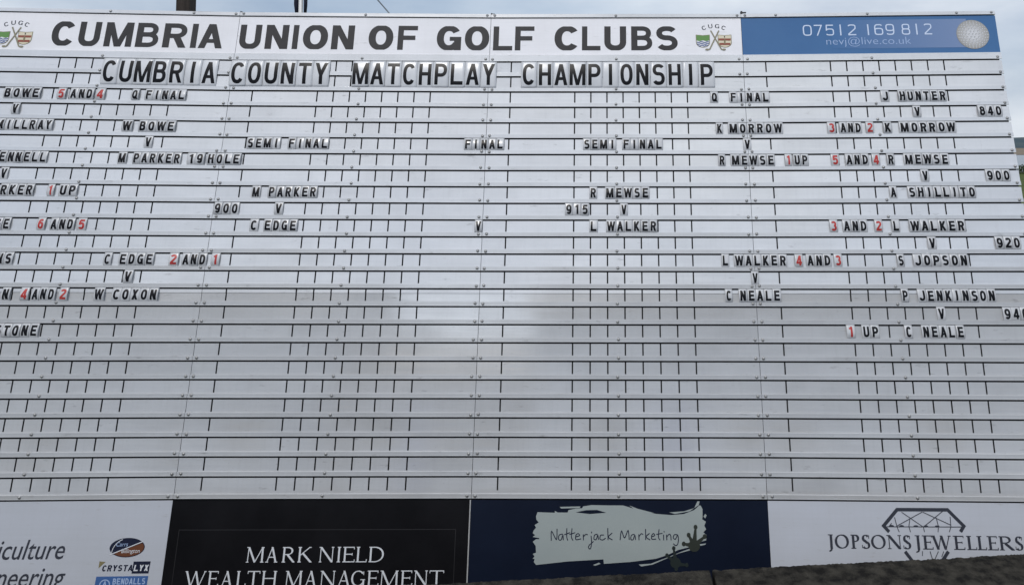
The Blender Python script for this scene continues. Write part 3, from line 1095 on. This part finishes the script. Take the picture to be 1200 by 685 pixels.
M['ball'] = mat('print_golf_ball', (0.5, 0.5, 0.5), 0.35)
t = M['ball'].node_tree
tcn = nn(t, 'ShaderNodeTexCoord')
sc_ = nn(t, 'ShaderNodeVectorMath', operation='SUBTRACT')
sc_.inputs[1].default_value = (0.5, 0.5, 0.5)
ln_ = nn(t, 'ShaderNodeVectorMath', operation='LENGTH')
r4 = nn(t, 'ShaderNodeValToRGB')
r4.color_ramp.elements[0].position = 0.12
r4.color_ramp.elements[0].color = (0.70, 0.71, 0.74, 1)
r4.color_ramp.elements[1].position = 0.50
r4.color_ramp.elements[1].color = (0.34, 0.33, 0.30, 1)
t.links.new(tcn.outputs['Generated'], sc_.inputs[0])
cmb = nn(t, 'ShaderNodeVectorMath', operation='MULTIPLY')
cmb.inputs[1].default_value = (1, 0, 1)
t.links.new(sc_.outputs[0], cmb.inputs[0])
t.links.new(cmb.outputs[0], ln_.inputs[0])
t.links.new(ln_.outputs['Value'], r4.inputs['Fac'])
t.links.new(r4.outputs[0], t.nodes['Principled BSDF'].inputs['Base Color'])
shape_part('golf_ball_print', [disc(1101, -127, 77, 74, 40)], M['ball'], hp[3], 3, .0016)
M['dimple'] = mat('print_dimple', (0.42, 0.425, 0.44), 0.35)
M['glint'] = mat('print_dimple_edge', (0.72, 0.74, 0.78), 0.35)
dim, gl_ = [], []
for ring_, n_ in ((0, 1), (.22, 6), (.42, 12), (.61, 17), (.77, 22), (.89, 26), (.965, 30)):
    ph_ = math.sqrt(max(.06, 1 - ring_ ** 2))
    for k in range(n_):
        a_ = 2 * math.pi * (k + .5 * (n_ % 2)) / n_
        cx_, cy_ = 1101 + 74 * ring_ * math.cos(a_), -127 + 71 * ring_ * math.sin(a_)
        pts_ = [(5.6 * ph_ * math.cos(q_), 5.6 * math.sin(q_)) for q_ in [2 * math.pi * j / 8 for j in range(8)]]
        rot_ = [(x * math.cos(a_) - y * math.sin(a_), x * math.sin(a_) + y * math.cos(a_)) for x, y in pts_]
        dim.append([(cx_ + x, cy_ + y) for x, y in rot_])
        gl_.append([(cx_ + x * .55 + 1.2, cy_ + y * .55 + 1.6) for x, y in rot_])
shape_part('dimples', dim, M['dimple'], hp[3], 3, .0021)
shape_part('dimple_glints', gl_, M['glint'], hp[3], 3, .0026)

# advert panels ----------------------------------------------------------------
ap = []
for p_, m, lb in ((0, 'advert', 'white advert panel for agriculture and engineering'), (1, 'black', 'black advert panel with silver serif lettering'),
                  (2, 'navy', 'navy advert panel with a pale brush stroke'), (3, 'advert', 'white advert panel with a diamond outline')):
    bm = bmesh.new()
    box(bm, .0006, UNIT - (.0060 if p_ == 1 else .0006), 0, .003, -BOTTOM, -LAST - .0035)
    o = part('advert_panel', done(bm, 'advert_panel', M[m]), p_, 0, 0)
    o['label'] = lb
    ap.append(o)
bm = bmesh.new(); box(bm, UNIT - .0052, UNIT - .0004, -.002, .003, -BOTTOM, -LAST - .0035)
part('edging_strip', done(bm, 'edging_strip', M['rail']), 1, 0, 0)

bm_part('lettering', text_bm('iculture', 562, 824, 2115, 47, .22, .004), M['slate'], ap[0], 0, .0006)
bm_part('lettering', text_bm('neering', 578, 842, 2213, 47, .22, .004), M['slate'], ap[0], 0, .0006)
# oval logo
ov = disc(1066, 2077, 69, 35, 36)
shape_part('oval_logo', [ov], M['inknavy'], ap[0], 0, .0006)
lowp = [(x, y) for x, y in [tuple(q) for q in disc(1066, 2077, 66, 32, 60)] if (y - 2077) > -(x - 1066) * .36 + 2]
shape_part('oval_logo', [lowp], M['brown'], ap[0], 0, .0011)
shape_part('oval_logo', [[tuple(q) for q in pl] for pl in stroke([(1002, 2102), (1124, 2056)], 3.5)] +
           [[tuple(q) for q in pl] for pl in stroke([(1008 + 60 * (1 - math.cos(a * .13)), 2096 - 52 * math.sin(a * .13) - a * .1) for a in range(10)], 2.5)], M['silver'], ap[0], 0, .0016)
bm_part('lettering', text_bm('Carrs', 1022, 1068, 2072, 10, .2), M['pale2'], ap[0], 0, .0016)
bm_part('lettering', text_bm('Billington', 1046, 1118, 2096, 10, .2), M['silver'], ap[0], 0, .0016)
# second logo: gold corner, dark word, reversed word
shape_part('gold_corner', [[(966, 2125), (990, 2127), (966, 2150)]], M['gold'], ap[0], 0, .0006)
shape_part('logo_block', [[(1100, 2127), (1166, 2127), (1164, 2170), (1098, 2170)]], M['inknavy'], ap[0], 0, .0006)


def sans_word(txt, x0, x1, vb, h, m, par, p_, d, t_=.17, shear=0.0, wide=.62, gap=.16):
    bm = bmesh.new()
    ws = [{'I': .2, 'M': .85, 'W': .9}.get(c, wide) for c in txt]
    tot = sum(ws) + gap * (len(txt) - 1)
    k = (x1 - x0) / tot
    x = x0
    for c, w_ in zip(txt, ws):
        g_ = flat_bm(glyph(c, w_, t_))
        clip01(g_)
        tf(g_, k / 1000, h / 1000, x / 1000, -vb / 1000, shear)
        join_bm(bm, g_)
        x += (w_ + gap) * k
    return bm_part('lettering', bm, m, par, p_, d)


sans_word('CRYSTA', 980, 1098, 2161, 22, M['inknavy'], ap[0], 0, .0006, .2, .12)
sans_word('LYX', 1104, 1160, 2161, 22, M['silver'], ap[0], 0, .0011, .2, .12)
shape_part('logo_block', [[(963, 2179), (1165, 2179), (1163, 2232), (961, 2232)]], M['logoblue'], ap[0], 0, .0006)
sans_word('BENDALLS', 1030, 1156, 2208, 22, M['pale2'], ap[0], 0, .0011, .19)
shape_part('logo_ring', [[tuple(q) for q in pl] for pl in stroke([tuple(q) for q in disc(1000, 2208, 19, 17, 20)], 4, True)] +
           [[(990, 2218), (1000, 2192), (1010, 2218), (1004, 2218), (1000, 2204), (996, 2218)]], M['pale2'], ap[0], 0, .0011)


def serif_word(ls, v0, v1, m, par, p_, tk, th):
    bm = bmesh.new()
    h = (v1 - v0)
    for ch, a, b in ls:
        lean = h * abs((a + b) / 2 + 1220 * p_ - 2850) / 14700 * (.8 if p_ < 3 else .25)
        if ch == 'J': a, lean = a - 4, 0
        a, b = a + lean / 2, b - lean / 2
        Wd = (b - a) / h
        g_ = flat_bm(serif_glyph(ch, Wd, tk, th))
        if ch != 'J': clip01(g_)
        tf(g_, h / 1000, h / 1000, a / 1000, -v1 / 1000)
        join_bm(bm, g_)
    return bm_part('lettering', bm, m, par, p_, .0006)


serif_word(M1DATA, 2077.5, 2133, M['silver'], ap[1], 1, .13, .062)
serif_word(M2DATA, 2163, 2218, M['silver'], ap[1], 1, .13, .062)
shape_part('border_line', [[tuple(q) for q in pl] for pl in stroke([(42, 2500), (42, 2015), (1162, 2015), (1164, 2500)], 3)], M['line'], ap[1], 1, .0006)

shape_part('brush_stroke', BLDATA, M['blob'], ap[2], 2, .0006)
shape_part('brush_gap', STDATA, M['navy'], ap[2], 2, .0011)


def curvy(pts, n=5):
    """Catmull-Rom smoothing of a hand-drawn line"""
    P = [Vector(q) for q in pts]
    if len(P) < 3: return pts
    P = [P[0]] + P + [P[-1]]
    o = []
    for i in range(1, len(P) - 2):
        for k in range(n):
            t_ = k / n
            a, b, c, d = P[i - 1:i + 3]
            q = .5 * ((2 * b) + (c - a) * t_ + (2 * a - 5 * b + 4 * c - d) * t_ ** 2 + (3 * b - a - 3 * c + d) * t_ ** 3)
            o.append((q.x, q.y))
    o.append(tuple(P[-1]))
    return o


pl_ = []
for ln in NJDATA:
    for q in stroke(curvy(ln), 3.6):
        pl_.append([tuple(a) for a in q])
    for e_ in (ln[0], ln[-1]):
        pl_.append([tuple(a) for a in disc(e_[0], e_[1], 1.9, None, 8)])
shape_part('lettering', pl_, M['inknavy'], ap[2], 2, .0011)
for F_, m, s_ in ((F1DATA, 'olive', 1.0), (F2DATA, 'olive2', .9)):
    pl_ = []
    for k, ln in enumerate(F_):
        pl_ += [[tuple(a) for a in q] for q in stroke(ln, 22 * s_ if k < 4 else 34 * s_, w1=7 * s_ if k < 4 else 26 * s_)]
        if k < 4: pl_.append([tuple(a) for a in disc(ln[1][0], ln[1][1], 8 * s_, 9 * s_, 12)])
    pl_.append([tuple(a) for a in disc(F_[0][0][0], F_[0][0][1], 24 * s_, 22 * s_, 14)])
    shape_part('frog_footprint', pl_, M[m], ap[2], 2, .0016)

shape_part('diamond_outline', [[tuple(a) for a in q] for ln in DODATA for q in stroke(ln, 13)], M['slate'], ap[3], 3, .0006)
shape_part('diamond_facets', [[tuple(a) for a in q] for ln in DTDATA for q in stroke(ln, 3.0)] +
           [[tuple(a) for a in disc(x_, 1994, 10, 4, 8)] for x_ in (495, 535, 592, 632, 677)], M['slate'], ap[3], 3, .0011)
serif_word(JLDATA, 2027, 2078, M['slate'], ap[3], 3, .20, .075)

# frame and props behind the board
M['steel'] = noisy('galvanised_steel', (0.22, 0.23, 0.24), (0.32, 0.33, 0.34), 0.45, 12, metal=0.6)
for p_ in range(4):
    for x in (.05, UNIT - .05):
        bm = bmesh.new(); box(bm, x - .02, x + .02, .0245, .0645, -BOTTOM, .20)
        part('frame_upright', done(bm, 'frame_upright', M['steel']), p_, 0, 0)
for p_, x in ((0, .4), (1, .9), (2, .4), (3, .8)):
    # raking leg from half way up the back to the ground
    bm = bmesh.new()
    inv_ = (ROOT @ PM[p_]).inverted()
    top_ = Vector((x, .055, -.9))
    wtop = ROOT @ PM[p_] @ top_
    foot = inv_ @ Vector((wtop.x, wtop.y + 1.15, GZ))
    tube(bm, top_, foot, .022, .022)
    part('raking_leg', done(bm, 'raking_leg', M['steel'], True), p_, 0, 0)
    bm = bmesh.new(); box(bm, x - .2, x + .2, .0655, .095, -.93, -.87)
    part('cross_bar', done(bm, 'cross_bar', M['steel']), p_, 0, 0)
    foot2 = inv_ @ Vector(((ROOT @ PM[p_] @ Vector((x, .05, -BOTTOM))).x, (ROOT @ PM[p_] @ Vector((x, .05, -BOTTOM))).y, GZ))
    bm = bmesh.new(); tube(bm, (x, .045, -BOTTOM + .1), foot2, .02, .02)
    part('foot', done(bm, 'foot', M['steel'], True), p_, 0, 0)

# black catch on top of the third seam, little catch on the second
M['rubber'] = mat('black_catch', (0.012, 0.012, 0.014), 0.5)
bm = bmesh.new()
box(bm, -.005, .004, -.010, .010, .000, .013)
box(bm, .0043, .022, -.010, -.002, .003, .008)
catch = done(bm, 'catch', M['rubber'], bevel=.0008)
part('catch', catch, 3, .004, -.2455)
o = part('catch', catch, 2, .003, -.2425)
o.scale = (.7, .7, .6)
o = part('catch', catch, 1, .003, -.2445)
o.scale = (.4, .7, .5)

# ------------------------------------------------------------------ letter tiles
def bulge_mesh(name, w_, z0, z1, b, m, nx=6, nz=10, hook=False):
    bm = bmesh.new()
    def dep(x, z):
        if hook:        # rises gently from the top slot, turns in sharply to the lower one
            f = min(1, max(0, (z1 - z) / (z1 - z0)))
            g2 = .12 + .88 * math.sin(f / .60 * math.pi / 2) if f < .60 else .12 + .88 * math.cos((f - .60) / .40 * math.pi / 2)
            return .0008 + b * g2 - .0007 * (2 * x / w_) ** 2
        t_ = (z - (z0 + z1) / 2) / ((z1 - z0) / 2)
        return .0012 + b * (1 - t_ * t_) - .0007 * (2 * x / w_) ** 2
    F, B = [], []
    for i in range(nx + 1):
        x = -w_ / 2 + w_ * i / nx
        F.append([bm.verts.new((x, -dep(x, z0 + (z1 - z0) * j / nz) - .0010, z0 + (z1 - z0) * j / nz)) for j in range(nz + 1)])
        B.append([bm.verts.new((x, -dep(x, z0 + (z1 - z0) * j / nz), z0 + (z1 - z0) * j / nz)) for j in range(nz + 1)])
    for i in range(nx):
        for j in range(nz):
            bm.faces.new((F[i][j], F[i + 1][j], F[i + 1][j + 1], F[i][j + 1]))
            bm.faces.new((B[i][j + 1], B[i + 1][j + 1], B[i + 1][j], B[i][j]))
    for j in range(nz):
        bm.faces.new((F[0][j + 1], B[0][j + 1], B[0][j], F[0][j]))
        bm.faces.new((F[nx][j], B[nx][j], B[nx][j + 1], F[nx][j + 1]))
    for i in range(nx):
        bm.faces.new((F[i][0], B[i][0], B[i + 1][0], F[i + 1][0]))
        bm.faces.new((F[i + 1][nz], B[i + 1][nz], B[i][nz], F[i][nz]))
    me = done(bm, name, m)
    for p in me.polygons:
        p.use_smooth = abs(p.normal.y) > .5
    return me, dep


def tile_letter(ch, w_, z0, z1, b, dep, lw, lh, lz, t_, m, nx=6, nz=10):
    Wd = {'M': .80, 'W': .88, 'I': t_ + .02, '1': .5}.get(ch, .60)
    g_ = flat_bm(glyph(ch, Wd, t_, 2.4))
    clip01(g_)
    k = lw * Wd
    tf(g_, lw, lh, -k / 2, lz)
    geo = lambda: g_.verts[:] + g_.edges[:] + g_.faces[:]
    for j in range(1, nz):
        bmesh.ops.bisect_plane(g_, geom=geo(), plane_co=(0, 0, z0 + (z1 - z0) * j / nz), plane_no=(0, 0, 1), dist=1e-7)
    for i in range(1, nx):
        bmesh.ops.bisect_plane(g_, geom=geo(), plane_co=(-w_ / 2 + w_ * i / nx, 0, 0), plane_no=(1, 0, 0), dist=1e-7)
    for v in g_.verts:
        v.co.y = -dep(v.co.x, v.co.z) - .0010 - .0004
    me = done_flat(g_, 'letter_' + ch, m)
    for p in me.polygons: p.use_smooth = True
    return me


ORD = ['first', 'second', 'third', 'fourth', 'fifth', 'sixth', 'seventh', 'eighth', 'ninth', 'tenth', 'eleventh', 'twelfth']
rt = random.Random(11)
SM, LT = {}, {}
Z0, Z1, BU = -.0562, .0012, .0080
for w_ in (.044, .052):
    SM[w_] = bulge_mesh('small_tile', w_, Z0, Z1, BU, M['tile'], 6, 14, True)


def put_tile(me, lme, panel, x, v, label, group, cat, sx, b_sc):
    o = link('letter_tile', me)
    o.matrix_world = ROOT @ PM[panel] @ Matrix.Translation((x, -.0003, -v)) @ Matrix.Rotation(R(rt.uniform(-.5, .5)), 4, 'Y') @ \
        Matrix.Rotation(R(rt.uniform(-.9, .9)), 4, 'X') @ Matrix.Diagonal((sx, b_sc, 1, 1))
    tag(o, label, cat, group)
    link('printed_letter', lme, o)
    return o


FIG = dict(zip('0123456789', 'zero one two three four five six seven eight nine'.split()))
NUM = {**FIG, '840': 'eight-forty', '900': 'nine-hundred', '915': 'nine-fifteen', '920': 'nine-twenty', '940': 'nine-forty',
       '1UP': 'one-up', '19': 'nineteen'}
WORDS = [
    ('BOWE',2,191,366,0,'name left of the left 5 AND 4'),
    ('5',2,434,480,1,'left 5 AND 4 score'),
    ('AND',2,489,607,0,'left 5 AND 4 score'),
    ('4',2,609,657,1,'left 5 AND 4 score'),
    ('Q',2,772,813,0,'left Q FINAL heading'),
    ('FINAL',2,833,1027,0,'left Q FINAL heading'),
    ('Q',2,3493,3533,0,'right Q FINAL heading'),
    ('FINAL',2,3582,3775,0,'right Q FINAL heading'),
    ('J',2,4291,4334,0,'topmost initial of the right edge column'),
    ('HUNTER',2,4370,4598,0,'topmost surname left of the 840'),
    ('V',3,242,285,0,'upper of the two at the left edge'),
    ('V',3,4431,4473,0,'in the row of the 840'),
    ('840',3,4728,4845,0,'840 at the right edge'),
    ('MILLRAY',4,186,449,0,'second surname down at the left edge'),
    ('W',4,753,807,0,'initial right below the left Q FINAL'),
    ('BOWE',4,828,1002,0,'surname right below the left Q FINAL'),
    ('K',4,3513,3549,0,'initial right below the right Q FINAL'),
    ('MORROW',4,3570,3828,0,'surname right below the right Q FINAL'),
    ('3',4,4030,4072,1,'upper 3 AND 2 score'),
    ('AND',4,4084,4192,0,'upper 3 AND 2 score'),
    ('2',4,4207,4248,1,'upper 3 AND 2 score'),
    ('K',4,4286,4330,0,'initial right of the upper 3 AND 2'),
    ('MORROW',4,4359,4625,0,'surname right of the upper 3 AND 2'),
    ('V',5,865,908,0,'between the names below the left Q FINAL'),
    ('SEMI',5,1332,1492,0,'left SEMI FINAL heading'),
    ('FINAL',5,1522,1715,0,'left SEMI FINAL heading'),
    ('FINAL',5,2338,2527,0,'lone middle FINAL heading'),
    ('SEMI',5,2892,3049,0,'right SEMI FINAL heading'),
    ('FINAL',5,3074,3266,0,'right SEMI FINAL heading'),
    ('V',5,3637,3677,0,'between the names below the right Q FINAL'),
    ('ENNELL',6,233,453,0,'left edge surname level with 19 HOLE'),
    ('M',6,759,805,0,'initial left of 19 HOLE'),
    ('PARKER',6,826,1049,0,'surname left of 19 HOLE'),
    ('19',6,1070,1155,0,'19 HOLE note'),
    ('HOLE',6,1160,1320,0,'19 HOLE note'),
    ('R',6,3518,3553,0,'initial left of the right 1UP'),
    ('MEWSE',6,3574,3781,0,'surname left of the right 1UP'),
    ('1',6,3823,3860,1,'1UP left of the right 5 AND 4'),
    ('UP',6,3861,3935,0,'1UP left of the right 5 AND 4'),
    ('5',6,4034,4076,1,'right 5 AND 4 score'),
    ('AND',6,4098,4210,0,'right 5 AND 4 score'),
    ('4',6,4220,4261,1,'right 5 AND 4 score'),
    ('R',6,4287,4327,0,'initial after the right 5 AND 4'),
    ('MEWSE',6,4364,4573,0,'surname after the right 5 AND 4'),
    ('V',7,252,295,0,'at the left edge above the left 1 UP'),
    ('V',7,4433,4474,0,'in the row of the right edge 900'),
    ('900',7,4723,4838,0,'900 at the right edge'),
    ('RKER',8,268,424,0,'surname before the left 1 UP'),
    ('1',8,475,513,1,'left 1 UP result'),
    ('UP',8,525,614,0,'left 1 UP result'),
    ('M',8,1382,1427,0,'initial above the left semi final V'),
    ('PARKER',8,1457,1685,0,'surname above the left semi final V'),
    ('R',8,2923,2960,0,'initial above the right semi final V'),
    ('MEWSE',8,2994,3199,0,'surname above the right semi final V'),
    ('A',8,4284,4322,0,'initial below the right edge 900 row'),
    ('SHILLITO',8,4365,4673,0,'surname below the right edge 900 row'),
    ('900',9,1222,1340,0,'900 of the left semi final'),
    ('V',9,1494,1538,0,'right of the left semi final 900'),
    ('915',9,2812,2923,0,'915 of the right semi final'),
    ('V',9,3062,3099,0,'right of the 915'),
    ('GE',10,278,353,0,'surname cut off left of 6 AND 5'),
    ('6',10,461,503,1,'6 AND 5 score'),
    ('AND',10,517,630,0,'6 AND 5 score'),
    ('5',10,634,680,1,'6 AND 5 score'),
    ('C',10,1392,1436,0,'initial below the left semi final V'),
    ('EDGE',10,1455,1611,0,'surname below the left semi final V'),
    ('V',10,2404,2441,0,'lone below the middle FINAL heading'),
    ('L',10,2923,2963,0,'initial below the 915'),
    ('WALKER',10,2999,3232,0,'surname below the 915'),
    ('3',10,4002,4043,1,'lower 3 AND 2 score'),
    ('AND',10,4060,4175,0,'lower 3 AND 2 score'),
    ('2',10,4202,4242,1,'lower 3 AND 2 score'),
    ('L',10,4278,4318,0,'initial right of the lower 3 AND 2'),
    ('WALKER',10,4355,4608,0,'surname right of the lower 3 AND 2'),
    ('V',11,4428,4471,0,'in the row of the 920'),
    ('920',11,4722,4840,0,'920 at the right edge'),
    ('NS',12,313,395,0,'left edge surname level with 2 AND 1'),
    ('C',12,775,816,0,'initial left of the 2 AND 1'),
    ('EDGE',12,841,998,0,'surname left of the 2 AND 1'),
    ('2',12,1058,1104,1,'2 AND 1 score'),
    ('AND',12,1113,1227,0,'2 AND 1 score'),
    ('1',12,1241,1284,1,'2 AND 1 score'),
    ('L',12,3512,3549,0,'initial left of the 4 AND 3'),
    ('WALKER',12,3568,3806,0,'surname left of the 4 AND 3'),
    ('4',12,3836,3876,1,'4 AND 3 score'),
    ('AND',12,3887,4002,0,'4 AND 3 score'),
    ('3',12,4009,4049,1,'4 AND 3 score'),
    ('S',12,4285,4322,0,'initial below the 920 row'),
    ('JOPSON',12,4355,4600,0,'surname below the 920 row'),
    ('V',13,874,920,0,'below the initial left of 2 AND 1'),
    ('V',13,3641,3677,0,'below the name before 4 AND 3'),
    ('N',14,370,414,0,'just left of the left 4 AND 2'),
    ('4',14,449,493,1,'4 AND 2 score'),
    ('AND',14,496,604,0,'4 AND 2 score'),
    ('2',14,613,657,1,'4 AND 2 score'),
    ('W',14,760,811,0,'initial right of the 4 AND 2'),
    ('COXON',14,837,1040,0,'surname right of the 4 AND 2'),
    ('C',14,3521,3556,0,'initial two rows under the 4 AND 3'),
    ('NEALE',14,3581,3770,0,'surname two rows under the 4 AND 3'),
    ('P',14,4287,4324,0,'initial above the 940 row'),
    ('JENKINSON',14,4357,4699,0,'long surname above the 940 row'),
    ('V',15,4432,4474,0,'left of the 940'),
    ('940',15,4713,4830,0,'940 at the right edge'),
    ('STONE',16,370,562,0,'lowest surname at the left edge'),
    ('1',16,4037,4079,1,'lowest 1 UP result'),
    ('UP',16,4103,4182,0,'lowest 1 UP result'),
    ('C',16,4285,4324,0,'initial right of the lowest 1 UP'),
    ('NEALE',16,4358,4545,0,'surname right of the lowest 1 UP'),
]
for word, row, a, b, red, place in WORDS:
    ws = [1.18 if c in 'MW' else 1.0 for c in word]
    lean = 57 * abs((a + b) / 2 - 2850) / 14700 * .7
    k = (b - a - lean - .6) / sum(ws)
    x = a + .3 + lean / 2
    for i, (c, q) in enumerate(zip(word, ws)):
        wid = q * k
        cx = x + wid / 2
        x += wid
        pan = min(3, int(cx // 1220))
        bw = .052 if c in 'MW' else .044
        me, dep = SM[bw]
        key = (c, red)
        if key not in LT:
            LT[key] = tile_letter(c, bw, Z0, Z1, BU, dep, .0490, .0435, -.0495, 0.210, M['red'] if red else M['ink'], 6, 14)
        colr = 'red' if red else 'black'
        head = '%s tile with %s %s, ' % ('white', colr, FIG.get(c, c))
        place = ' '.join(NUM.get(q_, q_) for q_ in place.split())
        lab = head + (place if len(word) == 1 else '%s in the %s' % (ORD[i], place))
        put_tile(me, LT[key], pan, (cx - pan * 1220) / 1000, row * ROW + rt.uniform(-.0005, .0007), lab,
                 'small letter tiles slotted into the scoreboard rows', 'letter tile', (wid - .3) / 1000 / bw, rt.uniform(.75, 1.25))

BZ0, BZ1, BB = -.1305, .0012, .0080
BM_, BL_ = {}, {}
for w_ in (.077, .086):
    BM_[w_] = bulge_mesh('title_tile', w_, BZ0, BZ1, BB, M['title_tile'], 6, 14)
for word, a, b in (('CUMBRIA', 612, 1159), ('COUNTY', 1207, 1687), ('MATCHPLAY', 1788, 2480), ('CHAMPIONSHIP', 2594, 3520)):
    ws = [1.09 if c in 'MW' else 1.0 for c in word]
    lean = 130 * abs((a + b) / 2 - 2850) / 14700 * .7
    k = (b - a - lean) / sum(ws)
    x = a + lean / 2
    for i, (c, q) in enumerate(zip(word, ws)):
        wid = q * k
        cx = x + wid / 2
        x += wid
        pan = min(3, int(cx // 1220))
        bw = .086 if c in 'MW' else .077
        me, dep = BM_[bw]
        if c not in BL_:
            BL_[c] = tile_letter(c, bw, BZ0, BZ1, BB, dep, .0990, .1060, -.1185, .165, M['ink'], 6, 14)
        lab = 'tall white title tile with black %s, %s in the word %s' % (c, ORD[i], word)
        o = put_tile(me, BL_[c], pan, (cx - pan * 1220) / 1000, rt.uniform(-.0006, .0006), lab,
                     'tall title tiles along the top of the scoreboard', 'title tile', (wid - .8) / 1000 / bw, rt.uniform(.8, 1.15))
        o.name = 'title_tile'

# ------------------------------------------------------------------ things that rise behind the board
def behind(panel, x, v, back):
    return ROOT @ PM[panel] @ Vector((x, back, -v))


M['timber'] = noisy('dark_timber', (0.020, 0.014, 0.011), (0.040, 0.030, 0.024), 0.8, 8, stretch=(6, 6, .6), bump=.3)
q = behind(0, .900, -.27, .12)
post = link('timber_post', None)
post.location = (q.x, q.y, GZ)
tag(post, 'dark square timber post rising behind the left of the board', 'post')
bm = bmesh.new(); box(bm, -.034, .034, -.034, .034, 0, 3.3 - GZ)
link('shaft', done(bm, 'post', M['timber'], bevel=.004), post)
bm = bmesh.new(); box(bm, -.045, .045, -.045, .045, 3.302 - GZ, 3.33 - GZ)
link('cap', done(bm, 'post_cap', M['timber'], bevel=.004), post)

q = behind(1, .252, -.28, .10)
fp = link('flagpole', None)
fp.location = (q.x, q.y, GZ)
tag(fp, 'slim white flagpole with a dark furled flag behind the board', 'flagpole')
M['polewhite'] = noisy('pole_white', (0.70, 0.71, 0.72), (0.6, 0.61, 0.62), .35, 8)
M['cloth'] = noisy('flag_cloth', (0.010, 0.012, 0.030), (0.018, 0.02, 0.045), .85, 14, bump=.5)
bm = bmesh.new(); tube(bm, (0, 0, 0), (0, 0, 3.4 - GZ), .0115, .0105, 14)
link('pole', done(bm, 'pole', M['polewhite'], True), fp)
bm = bmesh.new()
top = 3.3 - GZ
n = 26
for side, wdt, lowz in ((-1, .034, 2.285 - GZ), (1, .016, 2.285 - GZ)):
    prev = None
    for i in range(n + 1):
        f = i / n
        z = lowz + (top - lowz) * f
        wv = wdt * (.55 + .45 * math.sin(min(1, f * 3.2) * math.pi / 2)) * (1 + .12 * math.sin(i * 1.7))
        ring = []
        for k in range(8):
            a = 2 * math.pi * k / 8
            ring.append(bm.verts.new((side * (.0135 + wv / 2) + wv / 2 * math.cos(a), .012 + .016 * math.sin(a) * (1 + .3 * math.sin(i)), z)))
        if prev:
            for k in range(8):
                bm.faces.new((prev[k], prev[(k + 1) % 8], ring[(k + 1) % 8], ring[k]))
        else:
            bm.faces.new(ring)
        prev = ring
    bm.faces.new(prev)
link('furled_flag', done(bm, 'flag', M['cloth'], True), fp)

q0 = behind(1, .728, -.243, .02)
q1 = Vector((fp.location.x + .02, fp.location.y, 3.0))
d0 = behind(1, .661, -.319, .02)
dirn = (d0 - q0).normalized()
bm = bmesh.new()
tube(bm, (0, 0, 0), (d0 - q0).normalized() * .62, .0030, .0030, 8)
rod = link('guy_wire', done(bm, 'guy_wire', M['steel'], True))
rod.location = q0
tag(rod, 'thin dark stay wire slanting up from the top edge of the board', 'wire')
